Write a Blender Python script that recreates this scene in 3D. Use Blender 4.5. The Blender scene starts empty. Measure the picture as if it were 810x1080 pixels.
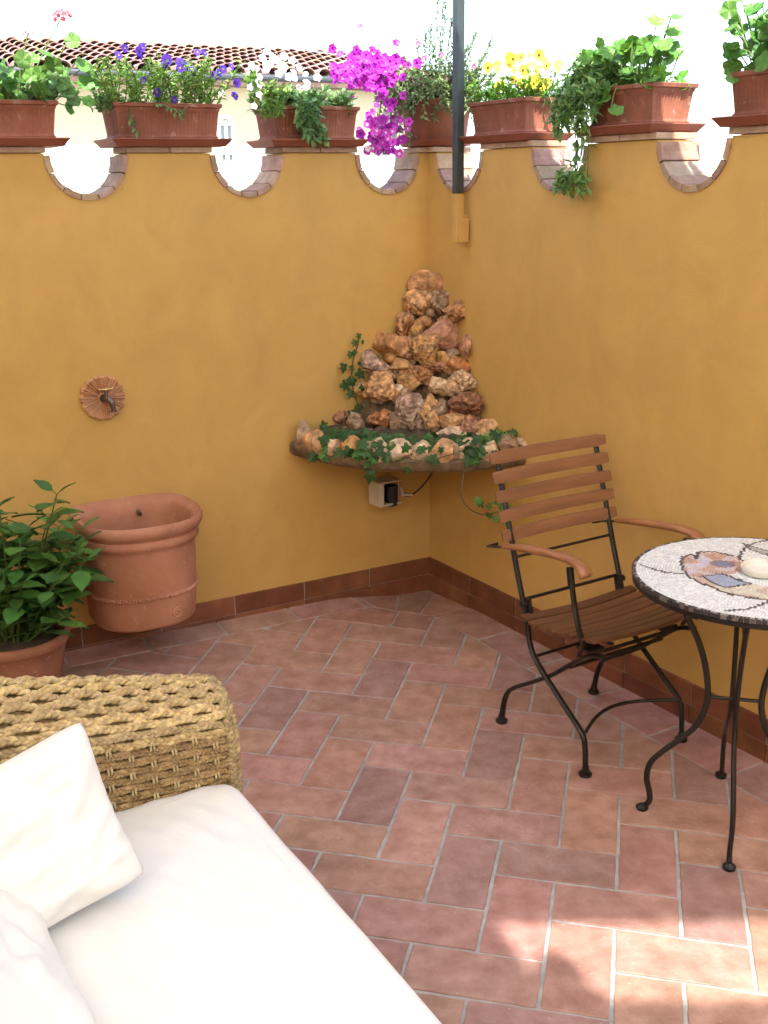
import bpy, bmesh, math, random
from mathutils import Vector, Matrix, noise
R = math.radians
sc = bpy.context.scene
COL = sc.collection
# ---------------------------------------------------------------- camera, light, exposure
CX = Vector((0.999864, -0.004732, -0.0158)); CY = Vector((0.016493, 0.28686, 0.957831)); CW = Vector((0.0, 0.957961, -0.286899))
CAM = Vector((0, 0, 1.65)); FPX = 1152.18
cam = bpy.data.cameras.new('camera'); camo = bpy.data.objects.new('camera', cam); COL.objects.link(camo)
M = Matrix.Identity(4)
for i in range(3):
    M[i][0] = CX[i]; M[i][1] = CY[i]; M[i][2] = -CW[i]; M[i][3] = CAM[i]
camo.matrix_world = M
cam.sensor_fit = 'VERTICAL'; cam.sensor_height = 24; cam.lens = 24 * FPX / 1080; cam.clip_end = 2000; cam.clip_start = .02
sc.camera = camo
SUN_EL = 60; SUN_AZ = 0      # the sun stands behind the camera; azimuth 0 = light travels along +y
w = bpy.data.worlds.new('World'); sc.world = w; w.use_nodes = True
nt = w.node_tree; sky = nt.nodes.new('ShaderNodeTexSky'); sky.sky_type = 'NISHITA'; sky.sun_disc = False
sky.sun_elevation = R(SUN_EL); sky.sun_rotation = R(180); sky.dust_density = 2.5; sky.air_density = 1.0
nt.links.new(sky.outputs[0], nt.nodes['Background'].inputs[0]); nt.nodes['Background'].inputs[1].default_value = .15
sun = bpy.data.lights.new('sun', 'SUN'); sun.energy = 3.2; sun.angle = R(.9); sun.color = (1, .965, .90)
suno = bpy.data.objects.new('sun', sun); COL.objects.link(suno)
sdir = Vector((math.sin(R(SUN_AZ)) * math.cos(R(SUN_EL)), math.cos(R(SUN_AZ)) * math.cos(R(SUN_EL)), -math.sin(R(SUN_EL))))
suno.rotation_euler = sdir.to_track_quat('-Z', 'Y').to_euler()
sc.view_settings.view_transform = 'Standard'; sc.view_settings.look = 'None'; sc.view_settings.gamma = 1
sc.view_settings.exposure = 2.24
sc.render.resolution_x = 768; sc.render.resolution_y = 1024

def ray(px, py): return CW * FPX + CX * (px - 405) + CY * (540 - py)
def atz(px, py, z):
    d = ray(px, py); return CAM + d * ((z - CAM.z) / d.z)
def aty(px, py, y):
    d = ray(px, py); return CAM + d * (y / d.y)

# ---------------------------------------------------------------- helpers
class MB:
    def __init__(s): s.v = []; s.f = []; s.c = []; s.m = []
    def add(s, vs, fs, col=(1, 1, 1), m=0):
        o = len(s.v); s.v += [tuple(v) for v in vs]
        for f in fs: s.f.append(tuple(i + o for i in f)); s.c.append(col); s.m.append(m)
    def box(s, c, d, col=(1, 1, 1), m=0, rot=None, taper=1.0):
        hx, hy, hz = d[0] / 2, d[1] / 2, d[2] / 2
        vs = [Vector((x * hx * (taper if z < 0 else 1), y * hy * (taper if z < 0 else 1), z * hz)) for z in (-1, 1) for y in (-1, 1) for x in (-1, 1)]
        if rot: vs = [rot @ v for v in vs]
        vs = [v + Vector(c) for v in vs]
        s.add(vs, [(0, 2, 3, 1), (4, 5, 7, 6), (0, 1, 5, 4), (2, 6, 7, 3), (0, 4, 6, 2), (1, 3, 7, 5)], col, m)
    def rings(s, rings, col=(1, 1, 1), m=0, cap0=True, cap1=True, closed=True):
        n = len(rings[0]); vs = [v for r in rings for v in r]; fs = []
        for i in range(len(rings) - 1):
            for j in range(n if closed else n - 1):
                k = (j + 1) % n; fs.append((i * n + j, i * n + k, (i + 1) * n + k, (i + 1) * n + j))
        if cap0: fs.append(tuple(range(n))[::-1])
        if cap1: fs.append(tuple((len(rings) - 1) * n + j for j in range(n)))
        s.add(vs, fs, col, m)
    def tube(s, pts, r, sides=8, col=(1, 1, 1), m=0, caps=True, flat=None):
        pts = [Vector(p) for p in pts]; n = len(pts); rr = r if isinstance(r, (list, tuple)) else [r] * n
        rings = []; up = None
        for i, p in enumerate(pts):
            t = (pts[min(i + 1, n - 1)] - pts[max(i - 1, 0)])
            if t.length < 1e-9: t = Vector((0, 0, 1))
            t.normalize()
            if up is None:
                up = Vector((0, 0, 1)) if abs(t.z) < .9 else Vector((0, 1, 0))
            a = up - t * up.dot(t)
            if a.length < 1e-4: a = t.orthogonal()
            a.normalize(); up = a; b = t.cross(a)
            fa, fb = flat if flat else (1, 1)
            rings.append([p + a * math.cos(2 * math.pi * k / sides) * rr[i] * fa + b * math.sin(2 * math.pi * k / sides) * rr[i] * fb for k in range(sides)])
        s.rings(rings, col, m, caps, caps)
    def lathe(s, prof, seg=48, col=(1, 1, 1), m=0, c=(0, 0, 0), cap0=False, cap1=False, mod=None):
        rings = []
        for r, z in prof:
            rings.append([Vector((c[0] + r * (mod(2 * math.pi * k / seg, z) if mod else 1) * math.cos(2 * math.pi * k / seg), c[1] + r * (mod(2 * math.pi * k / seg, z) if mod else 1) * math.sin(2 * math.pi * k / seg), c[2] + z)) for k in range(seg)])
        s.rings(rings, col, m, cap0, cap1)
    def build(s, name, mats, parent=None, smooth=False, bevel=0, loc=None, subsurf=0, angle=40):
        me = bpy.data.meshes.new(name); me.from_pydata(s.v, [], s.f)
        mats = mats if isinstance(mats, (list, tuple)) else [mats]
        for mt in mats: me.materials.append(mt)
        me.polygons.foreach_set('material_index', s.m)
        ca = me.color_attributes.new('col', 'FLOAT_COLOR', 'CORNER')
        buf = []
        for p_, c in zip(s.f, s.c): buf += [c[0], c[1], c[2], 1.0] * len(p_)
        ca.data.foreach_set('color', buf)
        if smooth: me.shade_smooth()
        me.update()
        if smooth and angle < 180:
            try: me.set_sharp_from_angle(angle=R(angle))
            except Exception: pass
        o = bpy.data.objects.new(name, me); COL.objects.link(o)
        if parent: o.parent = parent
        if loc: o.location = loc
        if bevel:
            b = o.modifiers.new('bevel', 'BEVEL'); b.width = bevel; b.segments = 2; b.limit_method = 'ANGLE'; b.angle_limit = R(30)
        if subsurf:
            b = o.modifiers.new('subsurf', 'SUBSURF'); b.levels = subsurf; b.render_levels = subsurf
        return o
def tag(o, label=None, cat=None, group=None, kind=None):
    if label: o['label'] = label
    if cat: o['category'] = cat
    if group: o['group'] = group
    if kind: o['kind'] = kind
    return o
def thing(name, label, cat, loc=(0, 0, 0), rz=0, group=None):
    o = bpy.data.objects.new(name, None); COL.objects.link(o); o.location = loc; o.rotation_euler = (0, 0, rz); o.empty_display_size = .1
    return tag(o, label, cat, group)
def sm(a, b, x):
    t = max(0, min(1, (x - a) / (b - a))); return t * t * (3 - 2 * t)
def catmull(P, n=6):
    P = [Vector(p) for p in P]; out = []
    for i in range(len(P) - 1):
        p0, p1, p2, p3 = P[max(i - 1, 0)], P[i], P[i + 1], P[min(i + 2, len(P) - 1)]
        for k in range(n):
            t = k / n
            out.append(.5 * ((2 * p1) + (p2 - p0) * t + (2 * p0 - 5 * p1 + 4 * p2 - p3) * t * t + (3 * p1 - p0 - 3 * p2 + p3) * t ** 3))
    out.append(P[-1]); return out

# ---------------------------------------------------------------- materials
def mat(name, base, rough=.7, var=.15, scale=6, bump=.2, bscale=60, metal=0, vcol=False, spec=.4, c2=None, detail=6, bdist=.004, trans=0, voro=0, stretch=None):
    m = bpy.data.materials.new(name); m.use_nodes = True; nt = m.node_tree; N = nt.nodes; L = nt.links
    b = N['Principled BSDF']; b.inputs['Roughness'].default_value = rough; b.inputs['Metallic'].default_value = metal
    b.inputs['Specular IOR Level'].default_value = spec
    tc = N.new('ShaderNodeTexCoord'); mp = N.new('ShaderNodeMapping'); L.new(tc.outputs['Object'], mp.inputs[0])
    if stretch: mp.inputs['Scale'].default_value = stretch
    no = N.new('ShaderNodeTexNoise'); no.inputs['Scale'].default_value = scale; no.inputs['Detail'].default_value = detail; no.inputs['Roughness'].default_value = .6
    L.new(mp.outputs[0], no.inputs['Vector'])
    rp = N.new('ShaderNodeValToRGB'); rp.color_ramp.elements[0].position = .3; rp.color_ramp.elements[1].position = .7
    c2_ = c2 if c2 else tuple(min(1, c * (1 + var)) for c in base)
    c1_ = tuple(c * (1 - var) for c in base) if not c2 else base
    rp.color_ramp.elements[0].color = (*c1_, 1); rp.color_ramp.elements[1].color = (*c2_, 1)
    L.new(no.outputs['Fac'], rp.inputs[0]); out = rp.outputs[0]
    if vcol:
        at = N.new('ShaderNodeAttribute'); at.attribute_name = 'col'
        mx = N.new('ShaderNodeMix'); mx.data_type = 'RGBA'; mx.blend_type = 'MULTIPLY'; mx.inputs[0].default_value = 1
        L.new(out, mx.inputs[6]); L.new(at.outputs['Color'], mx.inputs[7]); out = mx.outputs[2]
    L.new(out, b.inputs['Base Color'])
    if bump:
        n2 = N.new('ShaderNodeTexNoise'); n2.inputs['Scale'].default_value = bscale; n2.inputs['Detail'].default_value = 5; L.new(mp.outputs[0], n2.inputs['Vector'])
        h = n2.outputs['Fac']
        if voro:
            vo = N.new('ShaderNodeTexVoronoi'); vo.inputs['Scale'].default_value = voro; L.new(mp.outputs[0], vo.inputs['Vector'])
            ad = N.new('ShaderNodeMath'); ad.operation = 'ADD'; L.new(h, ad.inputs[0]); L.new(vo.outputs['Distance'], ad.inputs[1]); h = ad.outputs[0]
        bp = N.new('ShaderNodeBump'); bp.inputs['Strength'].default_value = bump; bp.inputs['Distance'].default_value = bdist
        L.new(h, bp.inputs['Height']); L.new(bp.outputs[0], b.inputs['Normal'])
    if trans:
        tr = N.new('ShaderNodeBsdfTranslucent'); L.new(out, tr.inputs[0]); ms = N.new('ShaderNodeMixShader'); ms.inputs[0].default_value = trans
        L.new(b.outputs[0], ms.inputs[1]); L.new(tr.outputs[0], ms.inputs[2]); L.new(ms.outputs[0], N['Material Output'].inputs[0])
    return m
def stucco():
    m = mat('ochre_stucco', (.58, .352, .098), .85, .07, 1.6, .6, 170, c2=(.645, .405, .125), bdist=.002)
    nt = m.node_tree; N = nt.nodes; L = nt.links; b = N['Principled BSDF']
    src = b.inputs['Base Color'].links[0].from_socket
    tc = [n for n in N if n.type == 'TEX_COORD'][0]
    mp = N.new('ShaderNodeMapping'); mp.inputs['Scale'].default_value = (1, 1, .8); L.new(tc.outputs['Object'], mp.inputs[0])
    no = N.new('ShaderNodeTexNoise'); no.inputs['Scale'].default_value = 5; no.inputs['Detail'].default_value = 8; no.inputs['Roughness'].default_value = .65; no.inputs['Distortion'].default_value = .6
    L.new(mp.outputs[0], no.inputs['Vector'])
    mr = N.new('ShaderNodeMapRange'); mr.inputs[1].default_value = .3; mr.inputs[2].default_value = .72; mr.inputs[3].default_value = .90; mr.inputs[4].default_value = 1.06
    L.new(no.outputs['Fac'], mr.inputs[0])
    mx = N.new('ShaderNodeVectorMath'); mx.operation = 'SCALE'; L.new(src, mx.inputs[0]); L.new(mr.outputs[0], mx.inputs['Scale']); L.new(mx.outputs[0], b.inputs['Base Color'])
    return m
MT = {}
def mottle(m, scale, lo, hi, detail=8, speck=None):
    nt = m.node_tree; N = nt.nodes; L = nt.links; b = N['Principled BSDF']; src = b.inputs['Base Color'].links[0].from_socket
    tc = [n for n in N if n.type == 'TEX_COORD'][0]; no = N.new('ShaderNodeTexNoise'); no.inputs['Scale'].default_value = scale; no.inputs['Detail'].default_value = detail; no.inputs['Roughness'].default_value = .7; no.inputs['Distortion'].default_value = .4
    L.new(tc.outputs['Object'], no.inputs['Vector']); mr = N.new('ShaderNodeMapRange'); mr.inputs[1].default_value = .32; mr.inputs[2].default_value = .7; mr.inputs[3].default_value = lo; mr.inputs[4].default_value = hi
    L.new(no.outputs['Fac'], mr.inputs[0]); mx = N.new('ShaderNodeVectorMath'); mx.operation = 'SCALE'; L.new(src, mx.inputs[0]); L.new(mr.outputs[0], mx.inputs['Scale']); out = mx.outputs[0]
    if speck:
        n3 = N.new('ShaderNodeTexNoise'); n3.inputs['Scale'].default_value = speck[0]; n3.inputs['Detail'].default_value = 3; L.new(tc.outputs['Object'], n3.inputs['Vector'])
        m3 = N.new('ShaderNodeMapRange'); m3.inputs[1].default_value = speck[1]; m3.inputs[2].default_value = speck[1] + .06; m3.inputs[4].default_value = speck[2]; L.new(n3.outputs['Fac'], m3.inputs[0])
        mm = N.new('ShaderNodeMix'); mm.data_type = 'RGBA'; L.new(m3.outputs[0], mm.inputs[0]); L.new(out, mm.inputs[6]); mm.inputs[7].default_value = speck[3]; out = mm.outputs[2]
    L.new(out, b.inputs['Base Color'])
MT['stucco'] = stucco()
MT['cotto'] = mat('terracotta_floor_tile', (.335, .175, .135), .45, .2, 16, .7, 80, vcol=True, c2=(.52, .32, .265), spec=.35, bdist=.003)
MT['grout'] = mat('grout', (.36, .34, .33), .9, .15, 30, .4, 120, c2=(.50, .48, .46))
MT['skirt'] = mat('skirting_tile', (.19, .062, .028), .5, .2, 8, .3, 60, vcol=True, c2=(.27, .10, .05))
MT['lining'] = mat('pale_brick', (.40, .27, .18), .85, .2, 25, .5, 90, vcol=True, c2=(.56, .42, .31))
MT['terra'] = mat('terracotta', (.235, .078, .042), .75, .15, 8, .3, 90, vcol=True, c2=(.31, .115, .068), bdist=.002)
MT['terra_old'] = mat('weathered_terracotta', (.40, .15, .068), .75, .15, 3.2, .35, 70, vcol=True, c2=(.52, .26, .17), bdist=.003)
MT['saucer'] = mat('dark_terracotta', (.21, .06, .035), .6, .15, 10, .25, 80, c2=(.27, .085, .05))
MT['iron'] = mat('dark_iron', (.010, .009, .008), .38, .3, 40, .25, 200, metal=.2, spec=.5, c2=(.022, .018, .015), bdist=.001)
MT['wood'] = mat('oiled_teak', (.20, .092, .044), .40, .25, 7, .25, 60, vcol=True, c2=(.30, .14, .065), stretch=(6, .6, 6), bdist=.001)
MT['armwood'] = mat('polished_teak', (.25, .095, .035), .35, .25, 7, .15, 60, vcol=True, c2=(.44, .20, .09), stretch=(1, 6, 6), bdist=.001)
MT['leaf'] = mat('leaf', (1, 1, 1), .45, .12, 30, .25, 90, vcol=True, trans=.28, c2=(.8, .8, .8))
MT['petal'] = mat('petal', (1, 1, 1), .7, .1, 30, 0, vcol=True, trans=.3, c2=(.85, .85, .85))
MT['soil'] = mat('soil', (.05, .032, .02), .95, .4, 30, 1, 60, c2=(.10, .07, .045))
MT['stem'] = mat('stem', (.10, .08, .035), .8, .3, 30, .3, 90, vcol=True, c2=(.16, .12, .06))
MT['greenstem'] = mat('green_stem', (.08, .14, .03), .7, .2, 30, .1, 90, c2=(.12, .2, .05))
MT['cement'] = mat('cement', (.14, .092, .05), .9, .2, 18, .9, 45, c2=(.30, .205, .12), bdist=.01)
MT['rock'] = mat('rock', (.34, .29, .25), .85, .3, 34, 1, 70, vcol=True, c2=(1.0, .97, .92), bdist=.012)
MT['rockhole'] = mat('porous_rock', (.24, .19, .16), .85, .3, 46, 1, 60, vcol=True, c2=(1.12, 1.06, .98), bdist=.014, voro=60)
MT['mosaic'] = mat('mosaic', (1.05, 1.05, 1.05), .35, .06, 60, .2, 120, vcol=True, c2=(.86, .86, .86), spec=.5)
MT['mgrout'] = mat('mosaic_grout', (.56, .55, .53), .9, .1, 60, .3, 200)
MT['ceramic'] = mat('white_ceramic', (.72, .68, .60), .25, .05, 30, 0, spec=.5)
MT['wicker'] = mat('wicker', (.26, .18, .088), .75, .3, 60, .7, 260, vcol=True, c2=(.56, .44, .25), bdist=.002)
MT['wickercore'] = mat('wicker_core', (.24, .155, .065), .9, .3, 40, .3, 90)
MT['fabric'] = mat('white_cotton', (.80, .785, .75), .9, .02, 20, .35, 700, c2=(.83, .815, .785), bdist=.001)
MT['plastic'] = mat('white_plastic', (.60, .54, .42), .5, .05, 20, 0)
MT['black'] = mat('black_plastic', (.015, .015, .016), .45, .1, 20, 0)
MT['polemetal'] = mat('green_grey_metal', (.055, .070, .068), .45, .15, 20, .05, 60, metal=.3)
mottle(MT['cotto'], 3.2, .82, 1.12, speck=(85, .67, .35, (.62, .50, .44, 1))); mottle(MT['grout'], 5, .72, 1.12)
mottle(MT['terra_old'], 7, .82, 1.12, speck=(30, .66, .30, (.62, .50, .44, 1))); mottle(MT['terra'], 9, .72, 1.15, speck=(38, .64, .30, (.55, .42, .36, 1)))
mottle(MT['skirt'], 8, .75, 1.15); mottle(MT['lining'], 12, .75, 1.1); mottle(MT['cement'], 7, .65, 1.15)
MT['brass'] = mat('brass', (.62, .45, .18), .35, .15, 40, .1, 90, metal=.9)
MT['oldbrass'] = mat('tarnished_brass', (.10, .085, .075), .4, .3, 60, .3, 120, metal=.8, c2=(.22, .19, .17))
MT['housewall'] = mat('cream_plaster', (.60, .52, .34), .9, .04, 1.5, .1, 40)
MT['limewash'] = mat('limewash', (.84, .83, .80), .9, .03, 2, .1, 30)
MT['rooftile'] = mat('roof_tile', (.20, .125, .10), .85, .25, 3, .4, 20, vcol=True, c2=(.42, .30, .26))
MT['gutter'] = mat('gutter_metal', (.06, .065, .075), .5, .1, 10, 0, metal=.4)
MT['whitewood'] = mat('white_paint', (.78, .78, .76), .6, .04, 10, 0)
MT['glass'] = mat('window_glass', (.22, .25, .27), .12, .1, 3, 0, spec=.6)
MT['cable'] = mat('cable', (.26, .28, .30), .6, .1, 10, 0)
MT['earth'] = mat('earth', (.22, .2, .16), .95, .2, .6, .3, 8)
MT['gravel'] = MT['cement']
def fabric_sail(tr):
    m = bpy.data.materials.new('sail_cloth'); m.use_nodes = True; nt = m.node_tree; N = nt.nodes; L = nt.links
    b = N['Principled BSDF']; b.inputs['Roughness'].default_value = .9; b.inputs['Base Color'].default_value = (.82, .80, .76, 1)
    no = N.new('ShaderNodeTexNoise'); no.inputs['Scale'].default_value = 300; bp = N.new('ShaderNodeBump'); bp.inputs['Strength'].default_value = .1; L.new(no.outputs[0], bp.inputs['Height']); L.new(bp.outputs[0], b.inputs['Normal'])
    t = N.new('ShaderNodeBsdfTranslucent'); t.inputs[0].default_value = (.90, .87, .80, 1)
    ms = N.new('ShaderNodeMixShader'); ms.inputs[0].default_value = tr
    L.new(b.outputs[0], ms.inputs[1]); L.new(t.outputs[0], ms.inputs[2]); L.new(ms.outputs[0], N['Material Output'].inputs[0])
    return m
MT['sail'] = fabric_sail(.30); MT['sail_thin'] = fabric_sail(.88)  # the cloth behind the viewer passes far more light, brightening the foreground

# ---------------------------------------------------------------- layout numbers
C0 = Vector((.19394, 4.44970, 0)); AZL = .50164; AZR = -1.02142
tL = Vector((math.cos(AZL), math.sin(AZL), 0)); nL = Vector((-math.sin(AZL), math.cos(AZL), 0))
tR = Vector((math.cos(AZR), math.sin(AZR), 0)); nR = Vector((-math.sin(AZR), math.cos(AZR), 0))
ZS = .114; ZT = 1.765; TH = .15
def WL(s, n, z): return C0 + tL * s + nL * n + Vector((0, 0, z))
def WR(s, n, z): return C0 + tR * s + nR * n + Vector((0, 0, z))
def gz(x, y):
    q = Vector((x, y, 0)) - C0; z = -.01223 * x - .00358 * y
    s, n = q.dot(tL), q.dot(nL)
    z += .028 * sm(-.15, -.5, s) * math.exp(-max(0, -n) / .30)
    z -= .020 * math.exp(-q.length_squared / .07)
    return z

# ---------------------------------------------------------------- ground outside
g = MB(); g.add([(-900, -900, -.35), (900, -900, -.35), (900, 900, -.35), (-900, 900, -.35)], [(0, 1, 2, 3)])
tag(g.build('ground', MT['earth']), kind='structure')

# ---------------------------------------------------------------- floor: herringbone terracotta
random.seed(5)
T = .14997; TH0 = -.227566; O0 = Vector((.396153, 2.944607)); e1 = Vector((math.cos(TH0), math.sin(TH0))); e2 = Vector((-math.sin(TH0), math.cos(TH0)))
def clip(poly, nx, ny, d):     # keep nx*x+ny*y <= d
    out = []
    for i in range(len(poly)):
        a, b = poly[i], poly[(i + 1) % len(poly)]; da, db = nx * a[0] + ny * a[1] - d, nx * b[0] + ny * b[1] - d
        if da <= 0: out.append(a)
        if (da < 0 < db) or (db < 0 < da):
            t = da / (da - db); out.append((a[0] + (b[0] - a[0]) * t, a[1] + (b[1] - a[1]) * t))
    return out
def inset(poly, d):
    ar = sum(poly[i][0] * poly[(i + 1) % len(poly)][1] - poly[(i + 1) % len(poly)][0] * poly[i][1] for i in range(len(poly)))
    if abs(ar) < 4e-4: return []
    if ar < 0: poly = poly[::-1]
    out = list(poly)
    for i in range(len(poly)):
        a, b = poly[i], poly[(i + 1) % len(poly)]; L = math.hypot(b[0] - a[0], b[1] - a[1])
        if L < 1e-5: continue
        nx, ny = (b[1] - a[1]) / L, -(b[0] - a[0]) / L
        out = clip(out, nx, ny, nx * a[0] + ny * a[1] - d)
        if len(out) < 3: return []
    return out
fl = MB()
def tile(poly, hgt=.004):
    gi = random.uniform(.0038, .0054)
    q = inset(poly, gi)
    if len(q) < 3: return
    a = sum(q[i][0] * q[(i + 1) % len(q)][1] - q[(i + 1) % len(q)][0] * q[i][1] for i in range(len(q))) / 2
    if a < 3e-4: return
    # subdivide and roughen the outline so the edges are hand-made
    pts = []
    for i in range(len(q)):
        A, B = Vector(q[i]), Vector(q[(i + 1) % len(q)]); n = max(1, int((B - A).length / .022))
        for k in range(n):
            p = A.lerp(B, k / n); j = .0011
            pts.append((p.x + random.uniform(-j, j), p.y + random.uniform(-j, j)))
    cx = sum(p[0] for p in pts) / len(pts); cy = sum(p[1] for p in pts) / len(pts)
    dz = random.uniform(0, .0018); tx, ty = random.uniform(-.006, .006), random.uniform(-.006, .006)
    def up(p, h, s): 
        x, y = cx + (p[0] - cx) * s, cy + (p[1] - cy) * s
        return (x, y, gz(x, y) + h + dz + tx * (x - cx) + ty * (y - cy))
    v = random.random(); b = random.uniform(.87, 1.06); col = (b * random.uniform(.97, 1.04), b * (random.uniform(.93, 1.03)), b * random.uniform(.90, 1.06))
    if v < .14: col = (b * .88, b * .88, b * .95)
    elif v < .28: col = (b * 1.06, b * 1.06, b * .96)
    r = [[Vector(up(p, -.004, 1.004)) for p in pts], [Vector(up(p, hgt - .0012, 1)) for p in pts], [Vector(up(p, hgt, .985)) for p in pts]]
    fl.rings(r, col, 0, False, True)
dL, dR = .135, .19
def c2(v): return (v.x, v.y)
cut = []      # halfplanes of the herringbone field
nLx, nRx = c2(nL), c2(nR); cc = (C0.x, C0.y)
DL = nL.x * cc[0] + nL.y * cc[1]; DR = nR.x * cc[0] + nR.y * cc[1]
ch0 = C0 + tL * (-.345) + nL * (-dL); ch1 = C0 + tR * .30 + nR * (-dR)
chd = (ch1 - ch0).normalized(); chn = Vector((-chd.y, chd.x, 0)); chD = chn.x * ch0.x + chn.y * ch0.y
def field(poly):
    poly = clip(poly, nL.x, nL.y, DL - dL)
    if len(poly) > 2: poly = clip(poly, nR.x, nR.y, DR - dR)
    if len(poly) > 2: poly = clip(poly, chn.x, chn.y, chD)
    return poly
for a in range(-40, 41):
    for b in range(-14, 15):
        for (u0, v0, u1, v1) in ((0, -2, 1, 0), (-1, -3, 1, -2)):
            U, V = a, -a - 4 * b
            P = [(u0 + U, v0 + V), (u1 + U, v0 + V), (u1 + U, v1 + V), (u0 + U, v1 + V)]
            Q = [O0 + e1 * (x * T) + e2 * (y * T) for x, y in P]
            if max(q.y for q in Q) < .2 or min(q.y for q in Q) > 4.6 or max(q.x for q in Q) < -2.6 or min(q.x for q in Q) > 2.4: continue
            poly = field([(q.x, q.y) for q in Q])
            if len(poly) > 2: tile(poly)
def strip(t, n, d, s0, s1, L, sgn, off):
    s = s0 + off
    edges = [s0]
    while s < s1: 
        edges.append(s); s += L
    edges.append(s1)
    for a, b in zip(edges[:-1], edges[1:]):
        if b - a < .02: continue
        q = [C0 + t * a + n * (-d), C0 + t * b + n * (-d), C0 + t * b, C0 + t * a]
        poly = [c2(p) for p in q]
        poly = clip(poly, nL.x, nL.y, DL); 
        if len(poly) > 2: poly = clip(poly, nR.x, nR.y, DR)
        if len(poly) > 2: tile(poly)
strip(tL, nL, dL, -2.6, -.345, .30, 1, .12)
strip(tR, nR, dR, .30, 2.9, .30, 1, .0)
# corner filler tiles between the chamfer and the walls
A0, A1 = ch0, C0 + tL * (-.345); B0, B1 = ch1, C0 + tR * .30
m0 = ch0.lerp(ch1, .36); m0w = C0 + tL * (-.155); m1 = ch0.lerp(ch1, .78); m1w = C0 + tR * .045
for q in ((A0, m0, m0w, A1), (m0, m1, m1w, C0, m0w), (m1, B0, B1, m1w)):
    tile([c2(p) for p in q])
fl_o = fl.build('floor_tiles', [MT['cotto']], smooth=True, angle=25)
# grout bed: one fine sheet
gb = MB(); nx, ny = 100, 90; x0, x1, y0, y1 = -2.7, 2.5, .1, 4.75
vs = []; 
for j in range(ny + 1):
    for i in range(nx + 1):
        x = x0 + (x1 - x0) * i / nx; y = y0 + (y1 - y0) * j / ny; vs.append((x, y, gz(x, y) + .0012))
gb.add(vs, [(j * (nx + 1) + i, j * (nx + 1) + i + 1, (j + 1) * (nx + 1) + i + 1, (j + 1) * (nx + 1) + i) for j in range(ny) for i in range(nx)])
go = gb.build('floor', [MT['grout']], smooth=True); tag(go, kind='structure')
fl_o.parent = go; fl_o.name = 'terracotta_paving'
# plain paving beyond the frame, behind and beside the camera
pb = MB(); pb.box((-.1, -1.95, -.032), (6.0, 4.3, .055), (.9, .9, .95)); tag(pb.build('paving_behind', MT['cotto']), kind='structure')

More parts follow.
